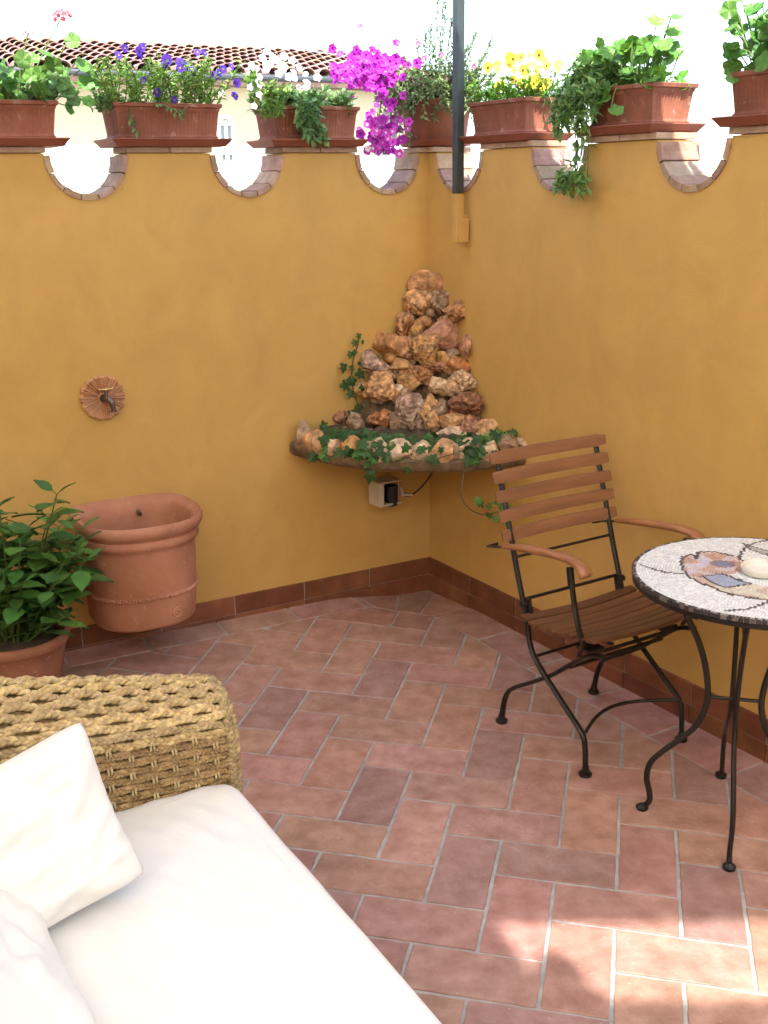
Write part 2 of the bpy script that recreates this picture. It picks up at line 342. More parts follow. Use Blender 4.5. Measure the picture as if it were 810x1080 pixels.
# ---------------------------------------------------------------- walls
def wall_profile(cs, s0, s1, r=.14):
    P = []; s = s0
    for c, rr in cs:
        if c - rr < s0: 
            continue
        P.append((c - rr, ZT))
        for k in range(0, 13):
            a = math.pi * k / 12; P.append((c - rr * math.cos(a), ZT - .004 - (.143) * math.sin(a) ** .9))
        P.append((c + rr, ZT))
    return [(s0, ZT)] + P + [(s1, ZT)]
def make_wall(name, label, az, cs, s0, s1, rows):
    t = thing(name, label, 'wall', C0, az)
    prof = wall_profile(cs, s0, s1); zb = -.3
    me = bmesh.new()
    fr = [me.verts.new((s, 0, z)) for s, z in prof]; bk = [me.verts.new((s, TH, z)) for s, z in prof]
    f0 = [me.verts.new((s, 0, zb)) for s, z in prof]; b0 = [me.verts.new((s, TH, zb)) for s, z in prof]
    for i in range(len(prof) - 1):
        if abs(prof[i + 1][0] - prof[i][0]) < 1e-6:
            me.faces.new((fr[i], fr[i + 1], bk[i + 1], bk[i])); continue
        me.faces.new((f0[i], f0[i + 1], fr[i + 1], fr[i])); me.faces.new((b0[i + 1], b0[i], bk[i], bk[i + 1])); me.faces.new((fr[i], fr[i + 1], bk[i + 1], bk[i]))
    me.faces.new((f0[0], fr[0], bk[0], b0[0])); me.faces.new((f0[-1], b0[-1], bk[-1], fr[-1]))
    bmesh.ops.remove_doubles(me, verts=me.verts, dist=1e-5); bmesh.ops.recalc_face_normals(me, faces=me.faces)
    m = bpy.data.meshes.new('wall_face'); me.to_mesh(m); m.materials.append(MT['stucco'])
    o = bpy.data.objects.new('wall_face', m); COL.objects.link(o); o.parent = t
    # lining tiles of each scallop
    for c, rr in cs:
        lb = MB(); n = 7
        for k in range(n):
            a0, a1 = math.pi * (k + .03) / n, math.pi * (k + .97) / n; vv = []
            b = random.uniform(.75, 1.1); col = (b, b * random.uniform(.86, 1.05), b * random.uniform(.8, 1.1)); th = random.uniform(.014, .019); pr = random.uniform(.004, .008)
            P0 = []
            for a in (a0, (a0 + a1) / 2, a1):
                for dr in (0.002, -th):
                    R1 = rr + dr; P0.append((c - R1 * math.cos(a), ZT - .004 - (.145 + dr) * math.sin(a)))
            for y in (-pr, TH + .004):
                vv += [(x, y, z) for x, z in P0]
            # verts order: per y: a0 out,in, am out,in, a1 out,in
            F = []
            for (i, j) in ((0, 2), (2, 4)):
                F += [(i, j, j + 1, i + 1), (i + 6, i + 7, j + 7, j + 6), (i, i + 6, j + 6, j), (i + 1, j + 1, j + 7, i + 7)]
            F += [(0, 1, 7, 6), (4, 10, 11, 5)]
            lb.add(vv, F, col)
        lb.build('scallop_lining', MT['lining'], t, bevel=.0015)
    # coping tiles on the merlons
    cp = MB(); ed = [s0] + [x for c, rr in cs for x in (c - rr, c + rr)] + [s1]
    for a, b_ in zip(ed[0::2], ed[1::2]):
        if b_ - a < .02: continue
        n = max(1, round((b_ - a) / .16)); 
        for k in range(n):
            x0_, x1_ = a - .006 + (b_ - a + .012) * k / n, a - .006 + (b_ - a + .012) * (k + 1) / n
            b = random.uniform(.75, 1.05); cp.box(((x0_ + x1_) / 2, TH / 2 - .003, ZT + .0115), (x1_ - x0_ - .003, TH + .018 + random.uniform(-.004, .004), .019), (b, b * .93, b * .88))
    cp.build('coping', MT['lining'], t, bevel=.002)
    # skirting tiles, two courses
    for zt, zb_, th in ((ZS, .040, .010), (.0385, -.11, .013)):
        sk = MB(); s = s0 if rows < 0 else 0; Lk = .30
        a = (-2.4 if rows < 0 else .0)
        xs = []
        while a < (0 if rows < 0 else s1): xs.append((a, min(a + Lk, 0 if rows < 0 else s1))); a += Lk
        for x0_, x1_ in xs:
            b = random.uniform(.75, 1.2); sk.box(((x0_ + x1_) / 2, -th / 2, (zt + zb_) / 2), (x1_ - x0_ - .003, th, zt - zb_), (b, b * random.uniform(.9, 1.1), b))
        sk.build('skirting', MT['skirt'], t, bevel=.002)
    gl = MB(); L_ = 2.4 if rows < 0 else s1
    gl.box(((-L_ / 2) if rows < 0 else L_ / 2, -.004, .0), (L_, .007, .226)); gl.build('skirting_grout', MT['grout'], t)
    return t
csL = [(-.18 - .5725 * k, .139) for k in range(4)]
csR = [(.208, .148)] + [(.775 + .583 * k, .140) for k in range(4)]
make_wall('garden_wall', 'ochre stucco wall with tile-lined scallops, on the left, carrying the spigot', AZL, csL[::-1], -2.6, .165, -1)
make_wall('garden_wall', 'ochre stucco wall with tile-lined scallops, on the right behind the chair and table', AZR, csR, 0.0, 2.9, 1)

# ---------------------------------------------------------------- unseen sails added over the courtyard to shade it and shape the sun patch
s = MB(); zt = 2.72
def wl_pt(sv, dy): q = WL(sv, 0, zt); return (q.x, q.y - dy)
cor = wl_pt(0, .425); Lp = (cor[0] - 3.6 * tL.x, cor[1] - 3.6 * tL.y); Rp = (cor[0] + 2.6 * tR.x, cor[1] + 2.6 * tR.y)
sailA = [Lp, (-2.9, .59), (1.9, .59), Rp, cor]
sailB = [(-3.2, -1.95), (3.2, -1.95), (3.2, .36), (.47, .36)]  # notched edge leaves a slit that forms the sun patch on the floor
for k in range(9):
    a = R(0 + 180 * k / 8); sailB.append((.362 + .060 * math.cos(a), .42 + .105 * math.sin(a)))  # rounded lobe shapes the round shadow inside that patch
sailB += [(.295, .50), (.27, .56), (.22, .72), (-3.2, .72)]
def sail(name, label, P, z, mt='sail'):
    b = MB(); n = len(P); v = [Vector((x, y, z)) for x, y in P] + [Vector((x, y, z + .002)) for x, y in P]
    b.add(v, [tuple(range(n))[::-1], tuple(range(n, 2 * n))] + [(i, (i + 1) % n, n + (i + 1) % n, n + i) for i in range(n)])
    return tag(b.build(name, MT[mt]), label, 'awning')
sail('unseen_shade_sail', 'white sail added unseen overhead to shade the court towards the scalloped walls', sailA, zt)
def sheer():
    m = bpy.data.materials.new('sheer_sun_filter'); m.use_nodes = True; N = m.node_tree.nodes; L = m.node_tree.links
    b = N['Principled BSDF']; b.inputs['Base Color'].default_value = (.7, .68, .64, 1); b.inputs['Roughness'].default_value = .9
    t = N.new('ShaderNodeBsdfTransparent'); ms = N.new('ShaderNodeMixShader'); ms.inputs[0].default_value = .55
    L.new(b.outputs[0], ms.inputs[1]); L.new(t.outputs[0], ms.inputs[2]); L.new(ms.outputs[0], N['Material Output'].inputs[0]); return m
nb = MB(); nb.add([(-1, .30, 2.705), (1.9, .30, 2.705), (1.9, .64, 2.705), (-1, .64, 2.705)], [(0, 1, 2, 3)]); tag(nb.build('sun_filter_panel', sheer()), 'sheer strip added unseen between the two sails to dim the sun patch', 'netting')  # added sheet that weakens the sun falling through the slit
sail('unseen_shade_sail', 'white sail added unseen behind the viewer, its edge shaping the sun patch', sailB, zt - .05, 'sail_thin')

# unseen house front and side walls added around the court to block low light
t = thing('unseen_house_front', 'pale plastered house front added unseen behind the viewer to block low light', 'house', (0, -2.3, -.1), 0)
b = MB(); b.box((0, -.3, 1.45), (7.6, .6, 3.1)); b.build('front_wall', MT['housewall'], t)
b = MB(); b.box((.6, .012, 1.05), (1.5, .02, 2.1)); b.build('door', MT['whitewood'], t)
t = thing('unseen_side_wall', 'plain ochre stucco wall added unseen on the left to block low light', 'wall', (-2.30, .45, -.1), 0)
b = MB(); b.box((0, 0, 1.2), (.16, 5.4, 2.5)); b.build('wall_face', MT['stucco'], t)
t = thing('unseen_side_wall', 'plain ochre stucco wall added unseen on the right to block low light', 'wall', (2.75, -.4, -.1), 0)
b = MB(); b.box((0, 0, 1.0), (.16, 4.0, 2.1)); b.build('wall_face', MT['stucco'], t)

# ---------------------------------------------------------------- house across the way
def house():
    P0 = aty(366, 87, 20.0); P1 = aty(67, 75, 17.9)
    zg = (P0.z + P1.z) / 2
    d = Vector((P0.x - P1.x, P0.y - P1.y, 0)); L0 = d.length; d.normalize(); az = math.atan2(d.y, d.x)
    P0 = P0 + d * 1.5; t = thing('house', 'cream house with sunlit clay tile roof beyond the left wall', 'house', (P0.x, P0.y, -.35), az)
    zg += .35; LX = 12.0
    b = MB(); b.box((-LX / 2 + .1, 3.5 + .35, zg / 2), (LX, 7, zg), m=0); b.build('house_wall', MT['housewall'], t)
    sl = .185; ny = 11; ln = .45
    rb = MB(); rb.add([(-LX, 0, zg - .02), (.35, 0, zg - .02), (.35, ny * ln, zg - .02 + ny * ln * sl), (-LX, ny * ln, zg - .02 + ny * ln * sl), (-LX, 0, zg - .12), (.35, 0, zg - .12), (.35, ny * ln, zg - .12), (-LX, ny * ln, zg - .12)], [(0, 1, 2, 3), (4, 7, 6, 5), (0, 4, 5, 1), (1, 5, 6, 2), (2, 6, 7, 3), (3, 7, 4, 0)], (.5, .45, .45))
    n = int(LX / .31)
    for i in range(n + 1):
        x = .25 - i * .31
        for j in range(ny):
            y0 = j * ln; r0, r1 = .135, .105; bb = random.uniform(.65, 1.3); col = (bb, bb * random.uniform(.8, 1.05), bb * random.uniform(.75, 1.05)); dx = random.uniform(-.012, .012)
            rings = []
            for (yy, rr, dz) in ((y0 - .06, r0, .085), (y0 + ln, r1, .025)):
                rings.append([Vector((x + dx + rr * math.cos(math.pi * k / 6), yy, zg + yy * sl + dz + rr * .85 * math.sin(math.pi * k / 6))) for k in range(7)] + [Vector((x + dx + (rr - .016) * math.cos(math.pi * k / 6), yy, zg + yy * sl + dz + (rr - .016) * .85 * math.sin(math.pi * k / 6))) for k in range(6, -1, -1)])
            rb.rings(rings, col)
            # concave under tile
            xc = x + .155; col = (bb * .85, bb * .75, bb * .72); rings = []
            for (yy, rr, dz) in ((y0 - .02, .10, .09), (y0 + ln, .12, .045)):
                rings.append([Vector((xc + rr * math.cos(math.pi * k / 5), yy, zg + yy * sl + dz - rr * .7 * math.sin(math.pi * k / 5))) for k in range(6)] + [Vector((xc + (rr - .014) * math.cos(math.pi * k / 5), yy, zg + yy * sl + dz - (rr - .014) * .7 * math.sin(math.pi * k / 5))) for k in range(5, -1, -1)])
            rb.rings(rings, col)
    for i in range(int(LX / .33)):
        b2 = random.uniform(.7, 1.2); rb.tube([(.35 - i * .33, ny * ln, zg + ny * ln * sl + .06), (.35 - (i + 1) * .33 - .03, ny * ln, zg + ny * ln * sl + .075)], [.13, .11], 10, (b2, b2 * .9, b2 * .85))
    rb.build('roof', MT['rooftile'], t)
    gm = MB(); gm.tube([(.4, -.12, zg + .0), (-LX, -.12, zg + .0)], .055, 10)
    gm.build('gutter', MT['gutter'], t)
    inv = (Matrix.Translation((P0.x, P0.y, -.35)) @ Matrix.Rotation(az, 4, 'Z')).inverted()
    def loc(px, py):
        a = inv @ CAM; q = inv @ (CAM + ray(px, py)); dd = q - a; s_ = (.35 - a.y) / dd.y; return a + dd * s_
    for (xa, ya, xb, yb, arch) in ((229, 130, 246, 156, True), (231, 161, 249, 215, False), (60, 150, 76, 200, False)):
        A, B = loc(xa, ya), loc(xb, yb); w_, h_ = B.x - A.x, A.z - B.z; f = MB(); cx = (A.x + B.x) / 2
        for (x_, z_, sx, sz) in ((A.x, (A.z + B.z) / 2, .07, h_), (B.x, (A.z + B.z) / 2, .07, h_), (cx, A.z, w_ + .07, .07), (cx, B.z, w_ + .07, .07), (cx, (A.z + B.z) / 2, .05, h_ - .07)):
            f.box((x_, .33, z_), (sx, .08, sz))
        if arch:
            f.tube([(cx - w_ / 2 * math.cos(math.pi * k / 10), .33, A.z + w_ / 2 * .8 * math.sin(math.pi * k / 10)) for k in range(11)], .04, 6)
        fo = f.build('window', MT['whitewood'], t)
        gq = MB(); gq.box((cx, .345, (A.z + B.z) / 2), (w_, .02, h_)); gq.build('pane', MT['glass'], fo)
house()
t = thing('white_backdrop', 'low whitewashed block added to whiten the view through the right wall scallops', 'building', (4.2, 13, -.35), -.25)  # added sunlit block, makes the openings behind the right wall blow out to white
b = MB(); b.box((0, 2, 1.2), (12, 4, 2.4)); b.build('building_wall', MT['limewash'], t)
b = MB(); b.box((0, 2, 2.44), (12.2, 4.2, .08)); b.build('parapet_cap', MT['limewash'], t, bevel=.01)
def wire(label, P):
    b = MB(); Q = []
    for i in range(21):
        k = i / 20; a, c = P[0].lerp(P[1], k), 0
        Q.append(a - Vector((0, 0, .25 * 4 * k * (1 - k))))
    b.tube(Q, .006, 6); tag(b.build('overhead_wire', MT['cable']), label, 'wire')
wire('thin cable crossing the sky above the tiled roof', (aty(20, 5, 15), aty(900, 92, 17)))
wire('thin cable crossing the sky above the yellow pansies on the right', (aty(430, -14, 14), aty(1000, 52, 13)))

# ---------------------------------------------------------------- leaf and flower kit
def frame(dirv, nrm):
    d = Vector(dirv).normalized(); n = Vector(nrm); n = n - d * n.dot(d)
    if n.length < 1e-4: n = d.orthogonal()
    n.normalize(); return d, n, d.cross(n)
def leaf(b, p, dirv, nrm, L, W, col, kind='ovate', droop=.25):
    d, n, s = frame(dirv, nrm); p = Vector(p)
    def P(x, y, z): return p + d * (x * L) + s * (y * W) + n * (z * L)
    if kind == 'ovate':
        xs = (0, .18, .42, .70, 1.0); ws = (0.04, .38, .5, .34, .0)
        mid = [P(x, 0, -.10 * W / L - droop * x * x) for x in xs]
        l = [P(x, w_, .0 - droop * x * x) for x, w_ in zip(xs, ws)]; r = [P(x, -w_, .0 - droop * x * x) for x, w_ in zip(xs, ws)]
        v = mid + l + r; F = []
        for i in range(4): F += [(i, i + 1, 5 + i + 1, 5 + i), (i + 1, i, 10 + i, 10 + i + 1)]
        b.add(v, F, col)
    elif kind == 'small':
        v = [P(0, 0, 0), P(.5, .5, .08), P(1, 0, -droop * .6), P(.5, -.5, .08), P(.5, 0, -.05)]
        b.add(v, [(0, 4, 1), (4, 2, 1), (0, 3, 4), (3, 2, 4)], col)
    elif kind == 'lobed':      # rounded, scalloped geranium blade
        n_ = 20; v = [P(.38, 0, -.06)]
        for k in range(n_):
            a = math.pi + (k + .5) / n_ * 2 * math.pi; rr = .52 * (1 + .10 * math.cos(5 * a + .0) + .035 * (-1) ** k)
            x, y = .42 + rr * math.cos(a), rr * math.sin(a); v.append(P(x, y * 1.05, .10 * rr * math.cos(5 * a) - droop * x * x + .05))
        b.add(v, [(0, 1 + k, 1 + (k + 1) % n_) for k in range(n_)], col)
    elif kind == 'ivy':
        pr = [(0, .0), (-.12, .25), (.05, .46), (.30, .28), (.52, .50), (.62, .20), (1.0, 0), (.62, -.20), (.52, -.50), (.30, -.28), (.05, -.46), (-.12, -.25)]
        v = [P(.30, 0, .03)] + [P(x, y, -.10 * abs(y) * 2 - droop * x * x) for x, y in pr]
        b.add(v, [(0, 1 + k, 1 + (k + 1) % 12) for k in range(12)], col)
def rv(s=1): return Vector((random.uniform(-s, s), random.uniform(-s, s), random.uniform(-s, s)))
def green(base, v=.25):
    k = random.uniform(1 - v, 1 + v); return (base[0] * k * random.uniform(.85, 1.2), base[1] * k, base[2] * k * random.uniform(.8, 1.2))
def flower_mesh(kind, c1, c2_, size):
    b = MB(); c1v, c2v = c1, c2_
    if kind == 'pansy':
        for k, (a, r) in enumerate(((60, .5), (120, .5), (0, .46), (180, .46), (270, .56))):
            ca, sa = math.cos(R(a)), math.sin(R(a)); c = Vector((ca * .45, -.02 * k, sa * .45)) * size; v = [Vector((0, -.02 * k * size - .02 * size, 0))]
            for j in range(9):
                t = 2 * math.pi * j / 9; v.append(c + Vector((math.cos(t) * r, -.06 + .05 * math.sin(3 * t), math.sin(t) * r)) * size * .85)
            b.add(v, [(0, 1 + j, 1 + (j + 1) % 9) for j in range(9)], tuple(x * random.uniform(.8, 1.15) for x in c1v))
        b.add([Vector((math.cos(2 * math.pi * j / 6) * .2, -.20, math.sin(2 * math.pi * j / 6) * .2 - .05)) * size for j in range(6)], [(0, 1, 2, 3, 4, 5)], c2v)
    elif kind == 'petunia':
        v = [Vector((0, .25, 0)) * size]; F = []
        for j in range(15):
            t = 2 * math.pi * j / 15; v.append(Vector((math.cos(t) * .2, 0, math.sin(t) * .2)) * size)
        for j in range(15):
            t = 2 * math.pi * j / 15; r = .62 + .09 * math.cos(5 * t); v.append(Vector((math.cos(t) * r, -.10 + .05 * math.cos(10 * t), math.sin(t) * r)) * size)
        b.add(v, [(0, 1 + (j + 1) % 15, 1 + j) for j in range(15)], c2v)
        b.add(v, [(1 + j, 1 + (j + 1) % 15, 16 + (j + 1) % 15, 16 + j) for j in range(15)], c1v)
    elif kind == 'umbel':
        for i in range(16):
            a = 2.4 * i; zc = 1 - i / 15; rr = math.sqrt(max(0, 1 - zc * zc)) * .8
            c = Vector((rr * math.cos(a), rr * math.sin(a), zc * .6)) * size; nn = (c + Vector((0, 0, .2 * size))).normalized(); d, n, s_ = frame(nn.orthogonal(), nn)
            v = [c]
            for j in range(10): 
                t = 2 * math.pi * j / 10; q = .30 * (1 if j % 2 else .6) * size; v.append(c + d * math.cos(t) * q + s_ * math.sin(t) * q + n * .06 * size)
            b.add(v, [(0, 1 + j, 1 + (j + 1) % 10) for j in range(10)], tuple(x * random.uniform(.8, 1.2) for x in c1v))
    o = b.build('flower', MT['petal']); me = o.data; bpy.data.objects.remove(o); return me
def put_flower(me, parent, p, face=Vector((0, -1, .2)), sc_=1):
    o = bpy.data.objects.new('flower', me); COL.objects.link(o); o.parent = parent; o.location = p
    o.rotation_euler = (-Vector(face)).to_track_quat('Y', 'Z').to_euler(); o.scale = (sc_,) * 3; return o

# ---------------------------------------------------------------- planters on the walls
def fluted_box(L, D, h):
    b = MB(); n = 160; per = []
    rc = .012
    hx, hy = L / 2, D / 2
    # outline, dense, with corner rounding
    pts = []
    def seg(a, c, m):
        for k in range(m): pts.append((a[0] + (c[0] - a[0]) * k / m, a[1] + (c[1] - a[1]) * k / m))
    m1, m2 = max(8, int(L / .0035)), max(6, int(D / .0035))
    seg((-hx, -hy), (hx, -hy), m1); seg((hx, -hy), (hx, hy), m2); seg((hx, hy), (-hx, hy), m1); seg((-hx, hy), (-hx, -hy), m2)
    def ring(z, off, fl_=0):
        out = []
        for i, (x, y) in enumerate(pts):
            fx, fy = (hx + off) / hx, (hy + off) / hy
            f = 0
            if fl_:
                u = x if abs(abs(y) - hy) < 1e-6 else y
                ee = min(1, min(hx - abs(x) if abs(abs(y) - hy) < 1e-6 else hy - abs(y), .02) / .02)
                f = -fl_ * ee * (.5 + .5 * math.cos(u / .0135 * 2 * math.pi))
            gx = (hx + off + f) / hx if abs(abs(x) - hx) < 1e-6 else fx; gy = (hy + off + f) / hy if abs(abs(y) - hy) < 1e-6 else fy
            out.append(Vector((x * gx, y * gy, z)))
        return out
    R_ = [ring(0, -.008), ring(.012, -.006), ring(.015, -.010), ring(.022, -.010, .0035), ring(h - .034, -.003, .0042), ring(h - .026, -.002), ring(h - .022, .001), ring(h - .016, .0015), ring(h - .012, .008), ring(h - .002, .009), ring(h, .006), ring(h, -.010), ring(h - .02, -.013)]
    b.rings(R_, (1, 1, 1), 0, True, True)
    return b
def saucer(L, D, h=.026):
    b = MB(); rs = []
    for z, o in ((0, -.016), (.004, -.013), (.016, -.004), (h - .003, .002), (h, .001), (h, -.008), (h - .006, -.012)):
        hx, hy = L / 2 + o, D / 2 + o; rs.append([Vector((x * hx, y * hy, z)) for x, y in ((-1, -1), (1, -1), (1, 1), (-1, 1))])
    b.rings(rs, (1, 1, 1), 0, True, True); return b
ZP = ZT + .022
def planter(side, s0, s1, label, hb=.120, depth=.17, n0=-.012):
    az = AZL if side else AZR; W = WL if side else WR
    c = W((s0 + s1) / 2, TH / 2 + n0 + .008, ZP)
    t = thing('flower_planter', label, 'planter', c, az + random.uniform(-.015, .015), 'planters standing on the scalloped walls')
    L = s1 - s0
    saucer(L, depth + .06).build('saucer', MT['saucer'], t)
    o = fluted_box(L - .055, depth, hb).build('box', MT['terra'], t, smooth=True, angle=50); o.location = (0, .004, .020)
    sb = MB(); hx, hy = (L - .055) / 2 - .010, depth / 2 - .010; m = 14
    v = [(x / m * 2 * hx - hx, .004 + y / 6 * 2 * hy - hy, hb - .008 + random.uniform(-.004, .010)) for y in range(7) for x in range(m + 1)]
    sb.add(v, [(j * (m + 1) + i, j * (m + 1) + i + 1, (j + 1) * (m + 1) + i + 1, (j + 1) * (m + 1) + i) for j in range(6) for i in range(m)]); sb.build('soil', MT['soil'], t)
    return t, L - .06, depth - .03, hb + .015
G1 = (.12, .27, .045); G2 = (.22, .38, .08); G3 = (.18, .34, .12); G4 = (.07, .15, .03)
def tufty(t, L, D, z0, H, n=420, g=G2, ll=.028, lw=.011, kind='small', spread=.03, xr=None, stems=22, droop=.3, hang=0):
    b = MB(); st = MB(); xr = xr or (-L / 2, L / 2)
    ss = []
    for i in range(stems):
        x, y = random.uniform(*xr), random.uniform(-D / 2, D / 2); hh = H * random.uniform(.55, 1.05)
        d = Vector((random.uniform(-.4, .4), random.uniform(-.55, .3), 1)).normalized(); P = [Vector((x, y, z0 - .02))]
        for k in range(5): P.append(P[-1] + d * hh / 5); d = (d + Vector((random.uniform(-.25, .25), random.uniform(-.25, .2), -.08))).normalized()
        ss.append(P); st.tube(P, [.0022, .002, .0018, .0016, .0014, .001], 5)
    for i in range(n):
        P = random.choice(ss); k = random.random() ** .8 * 4.999; a = P[int(k)].lerp(P[int(k) + 1], k % 1)
        d = Vector((random.uniform(-1, 1), random.uniform(-1, .8), random.uniform(-.1, .9)))
        leaf(b, a, d, Vector((0, 0, 1)) + rv(.6), ll * random.uniform(.6, 1.25), lw * random.uniform(.7, 1.3), green(g), kind, droop)
    st.build('stems', MT['greenstem'], t, smooth=True); b.build('foliage', MT['leaf'], t)
    return ss
def geranium(t, pts, z0, g=G1, n=1, size=.05, vw=(0, -1)):
    b = MB(); st = MB()
    for (x, y, z, sz) in pts:
        base = Vector((x * .6 + random.uniform(-.02, .02), y * .5, z0 - .015)); tip = Vector((x, y, z)); mid = base.lerp(tip, .5) + Vector((0, 0, .02)) + rv(.012)
        P = catmull([base, mid, tip], 5); st.tube(P, .0019, 5)
        d = Vector((random.uniform(-1, 1), random.uniform(-.5, .4), random.uniform(-.6, .6))); nn = Vector((vw[0] + random.uniform(-.6, .6), vw[1] + random.uniform(-.5, .5), random.uniform(.3, 1.3)))
        leaf(b, tip, d, nn, sz, sz, green(g, .3), 'lobed', .12)
    st.build('stems', MT['greenstem'], t, smooth=True); b.build('foliage', MT['leaf'], t)
def trail(b, st, P, g, kind='small', ll=.026, lw=.012, step=.012, num=3, droop=.2, r=.0018):
    P = catmull(P, 8); st.tube(P, r, 5); acc = 0
    for i in range(len(P) - 1):
        for q in range(num):
            a = P[i].lerp(P[i + 1], random.random()); d = (P[i + 1] - P[i]).normalized() * .5 + rv(1)
            leaf(b, a, d, Vector((0, -.6, 1)) + rv(.4), ll * random.uniform(.6, 1.2), lw * random.uniform(.7, 1.2), green(g), kind, droop)

random.seed(11)
pansyP = [flower_mesh('pansy', (.085, .022, .34), (.02, .008, .05), .017), flower_mesh('pansy', (.11, .04, .42), (.45, .35, .05), .015)]
pansyY = [flower_mesh('pansy', (.85, .72, .06), (.08, .02, .01), .019), flower_mesh('pansy', (.90, .82, .22), (.5, .3, .02), .016)]
petM = [flower_mesh('petunia', (.46, .02, .44), (.25, .01, .25), .030), flower_mesh('petunia', (.66, .06, .60), (.40, .03, .36), .028), flower_mesh('petunia', (.55, .04, .55), (.6, .3, .6), .027)]
petW = [flower_mesh('petunia', (.88, .86, .90), (.75, .8, .6), .024)]
petMW = [flower_mesh('petunia', (.72, .10, .60), (.95, .85, .95), .027)]
gerR = flower_mesh('umbel', (.75, .12, .14), (1, 1, 1), .036); gerP = flower_mesh('umbel', (.80, .38, .42), (1, 1, 1), .026)
port = flower_mesh('petunia', (.75, .10, .45), (.85, .6, .1), .014)

# P1 : geranium at the left edge
t, L, D, z0 = planter(1, -1.86, -1.385, 'fluted terracotta planter at the left edge with lobed geranium leaves and red blooms')
geranium(t, [(random.uniform(-.25, .27), random.uniform(-.1, .08), z0 + random.uniform(.0, .10) + max(0, .05 - abs(x_ - .1)), random.uniform(.035, .055)) for x_ in [random.uniform(-.2, .3) for _ in range(130)]]
         + [(.27, -.06, z0 + .18, .05), (.30, -.05, z0 + .13, .05), (.31, -.05, z0 + .05, .052), (.33, -.03, z0 + .07, .045), (.29, -.08, z0 + .00, .045), (.22, -.06, z0 + .14, .055), (.20, -.07, z0 + .09, .06), (.32, -.05, z0 + .02, .04), (.24, -.09, z0 - .01, .04), (.34, -.02, z0 + .12, .045)], z0, (.10, .24, .04))
tufty(t, L, D, z0, .10, 420, G3, .024, .011, 'small', xr=(-.25, .05), stems=16)
for P_ in ([(.12, 0, z0), (.2, -.02, z0 + .15), (.27, -.02, z0 + .26)], [(.1, 0, z0), (.13, -.02, z0 + .12), (.16, -.02, z0 + .21)]):
    st = MB(); st.tube(catmull(P_, 6), .002, 5); st.build('flower_stem', MT['greenstem'], t, smooth=True)
put_flower(gerR, t, (.275, -.02, z0 + .262)); put_flower(gerP, t, (.16, -.02, z0 + .21), sc_=.8)
for q in ((-.10, -.08, z0 + .045), (-.13, -.07, z0 + .03), (-.115, -.085, z0 + .02)): put_flower(random.choice(pansyY), t, q)
# P2 : purple pansies
t, L, D, z0 = planter(1, -1.245, -.825, 'fluted terracotta planter with purple pansies, beside the left scallop')
ss = tufty(t, L, D, z0, .19, 2200, G2, .028, .009, 'small', stems=80, xr=(-.20, .19))
tufty(t, L, D, z0, .06, 350, G3, .024, .010, 'small', xr=(-.23, -.12), stems=14)
for x, z in ((-.16, .19), (-.125, .225), (-.09, .21), (-.075, .225), (-.085, .195), (.0, .16), (.015, .185), (.06, .175), (.075, .16), (.05, .15), (.13, .22), (.145, .215), (.20, .14), (.215, .155), (.24, .165), (-.07, .10), (-.03, .05), (.02, .02), (.13, -.01), (.255, .045), (.27, .10), (.0, .18), (.10, .14), (.19, .13)):
    put_flower(random.choice(pansyP), t, (x, -.06 + random.uniform(-.03, .02), z0 + z * .78), Vector((random.uniform(-.5, .5), -1, random.uniform(-.1, .6))), random.uniform(1.0, 1.35))
b = MB(); st = MB()
trail(b, st, [(-.10, -.07, z0), (-.02, -.10, z0 - .005), (.03, -.105, z0 - .03), (.045, -.105, z0 - .02)], G3, num=1); trail(b, st, [(-.13, -.07, z0), (-.14, -.105, z0 - .05), (-.125, -.105, z0 - .09)], G3, num=1)
st.build('trailing_stems', MT['greenstem'], t); b.build('trailing_leaves', MT['leaf'], t)
# P3 : sedum and white petunias
t, L, D, z0 = planter(1, -.675, -.285, 'fluted terracotta planter with white flowers and fleshy leaves spilling over its front')
tufty(t, L, D, z0, .10, 700, (.20, .36, .13), .034, .016, 'ovate', stems=44, xr=(-.19, .17), droop=.1)
tufty(t, L, D, z0, .15, 300, G2, .034, .014, 'ovate', stems=12, xr=(-.18, -.10), droop=.1)
b = MB(); st = MB()
for k in range(7):
    x = random.uniform(-.11, .0); zz = random.uniform(.05, .12)
    trail(b, st, [(x, -.04, z0 + .03), (x + .01, -.105, z0 + .01), (x + random.uniform(0, .04), -.12, z0 - zz * .6), (x + .03, -.12, z0 - zz)], (.20, .36, .13), 'ovate', .036, .017, num=3, droop=.1)
for k in range(4):
    x = -.17 + .02 * k; trail(b, st, [(x, -.03, z0 + .05), (x - .03, -.09, z0 + .02), (x - .045, -.10, z0 - .025)], G2, 'ovate', .026, .012, num=4, droop=.1)
st.build('trailing_stems', MT['greenstem'], t); b.build('trailing_leaves', MT['leaf'], t)
for k in range(34):
    x = random.gauss(0, .075); put_flower(petW[0], t, (-.09 + x, random.uniform(-.03, .08), z0 + .19 + random.uniform(-.06, .02) - abs(x + .03) * .6), Vector((random.uniform(-.6, .6), -1, random.uniform(0, .9))), random.uniform(.7, 1.1))
for k in range(8): put_flower(petW[0], t, (-.215 + random.uniform(-.02, .02), random.uniform(-.06, .0), z0 + random.uniform(-.0, .11)), Vector((random.uniform(-.6, .3), -1, .3)), .8)

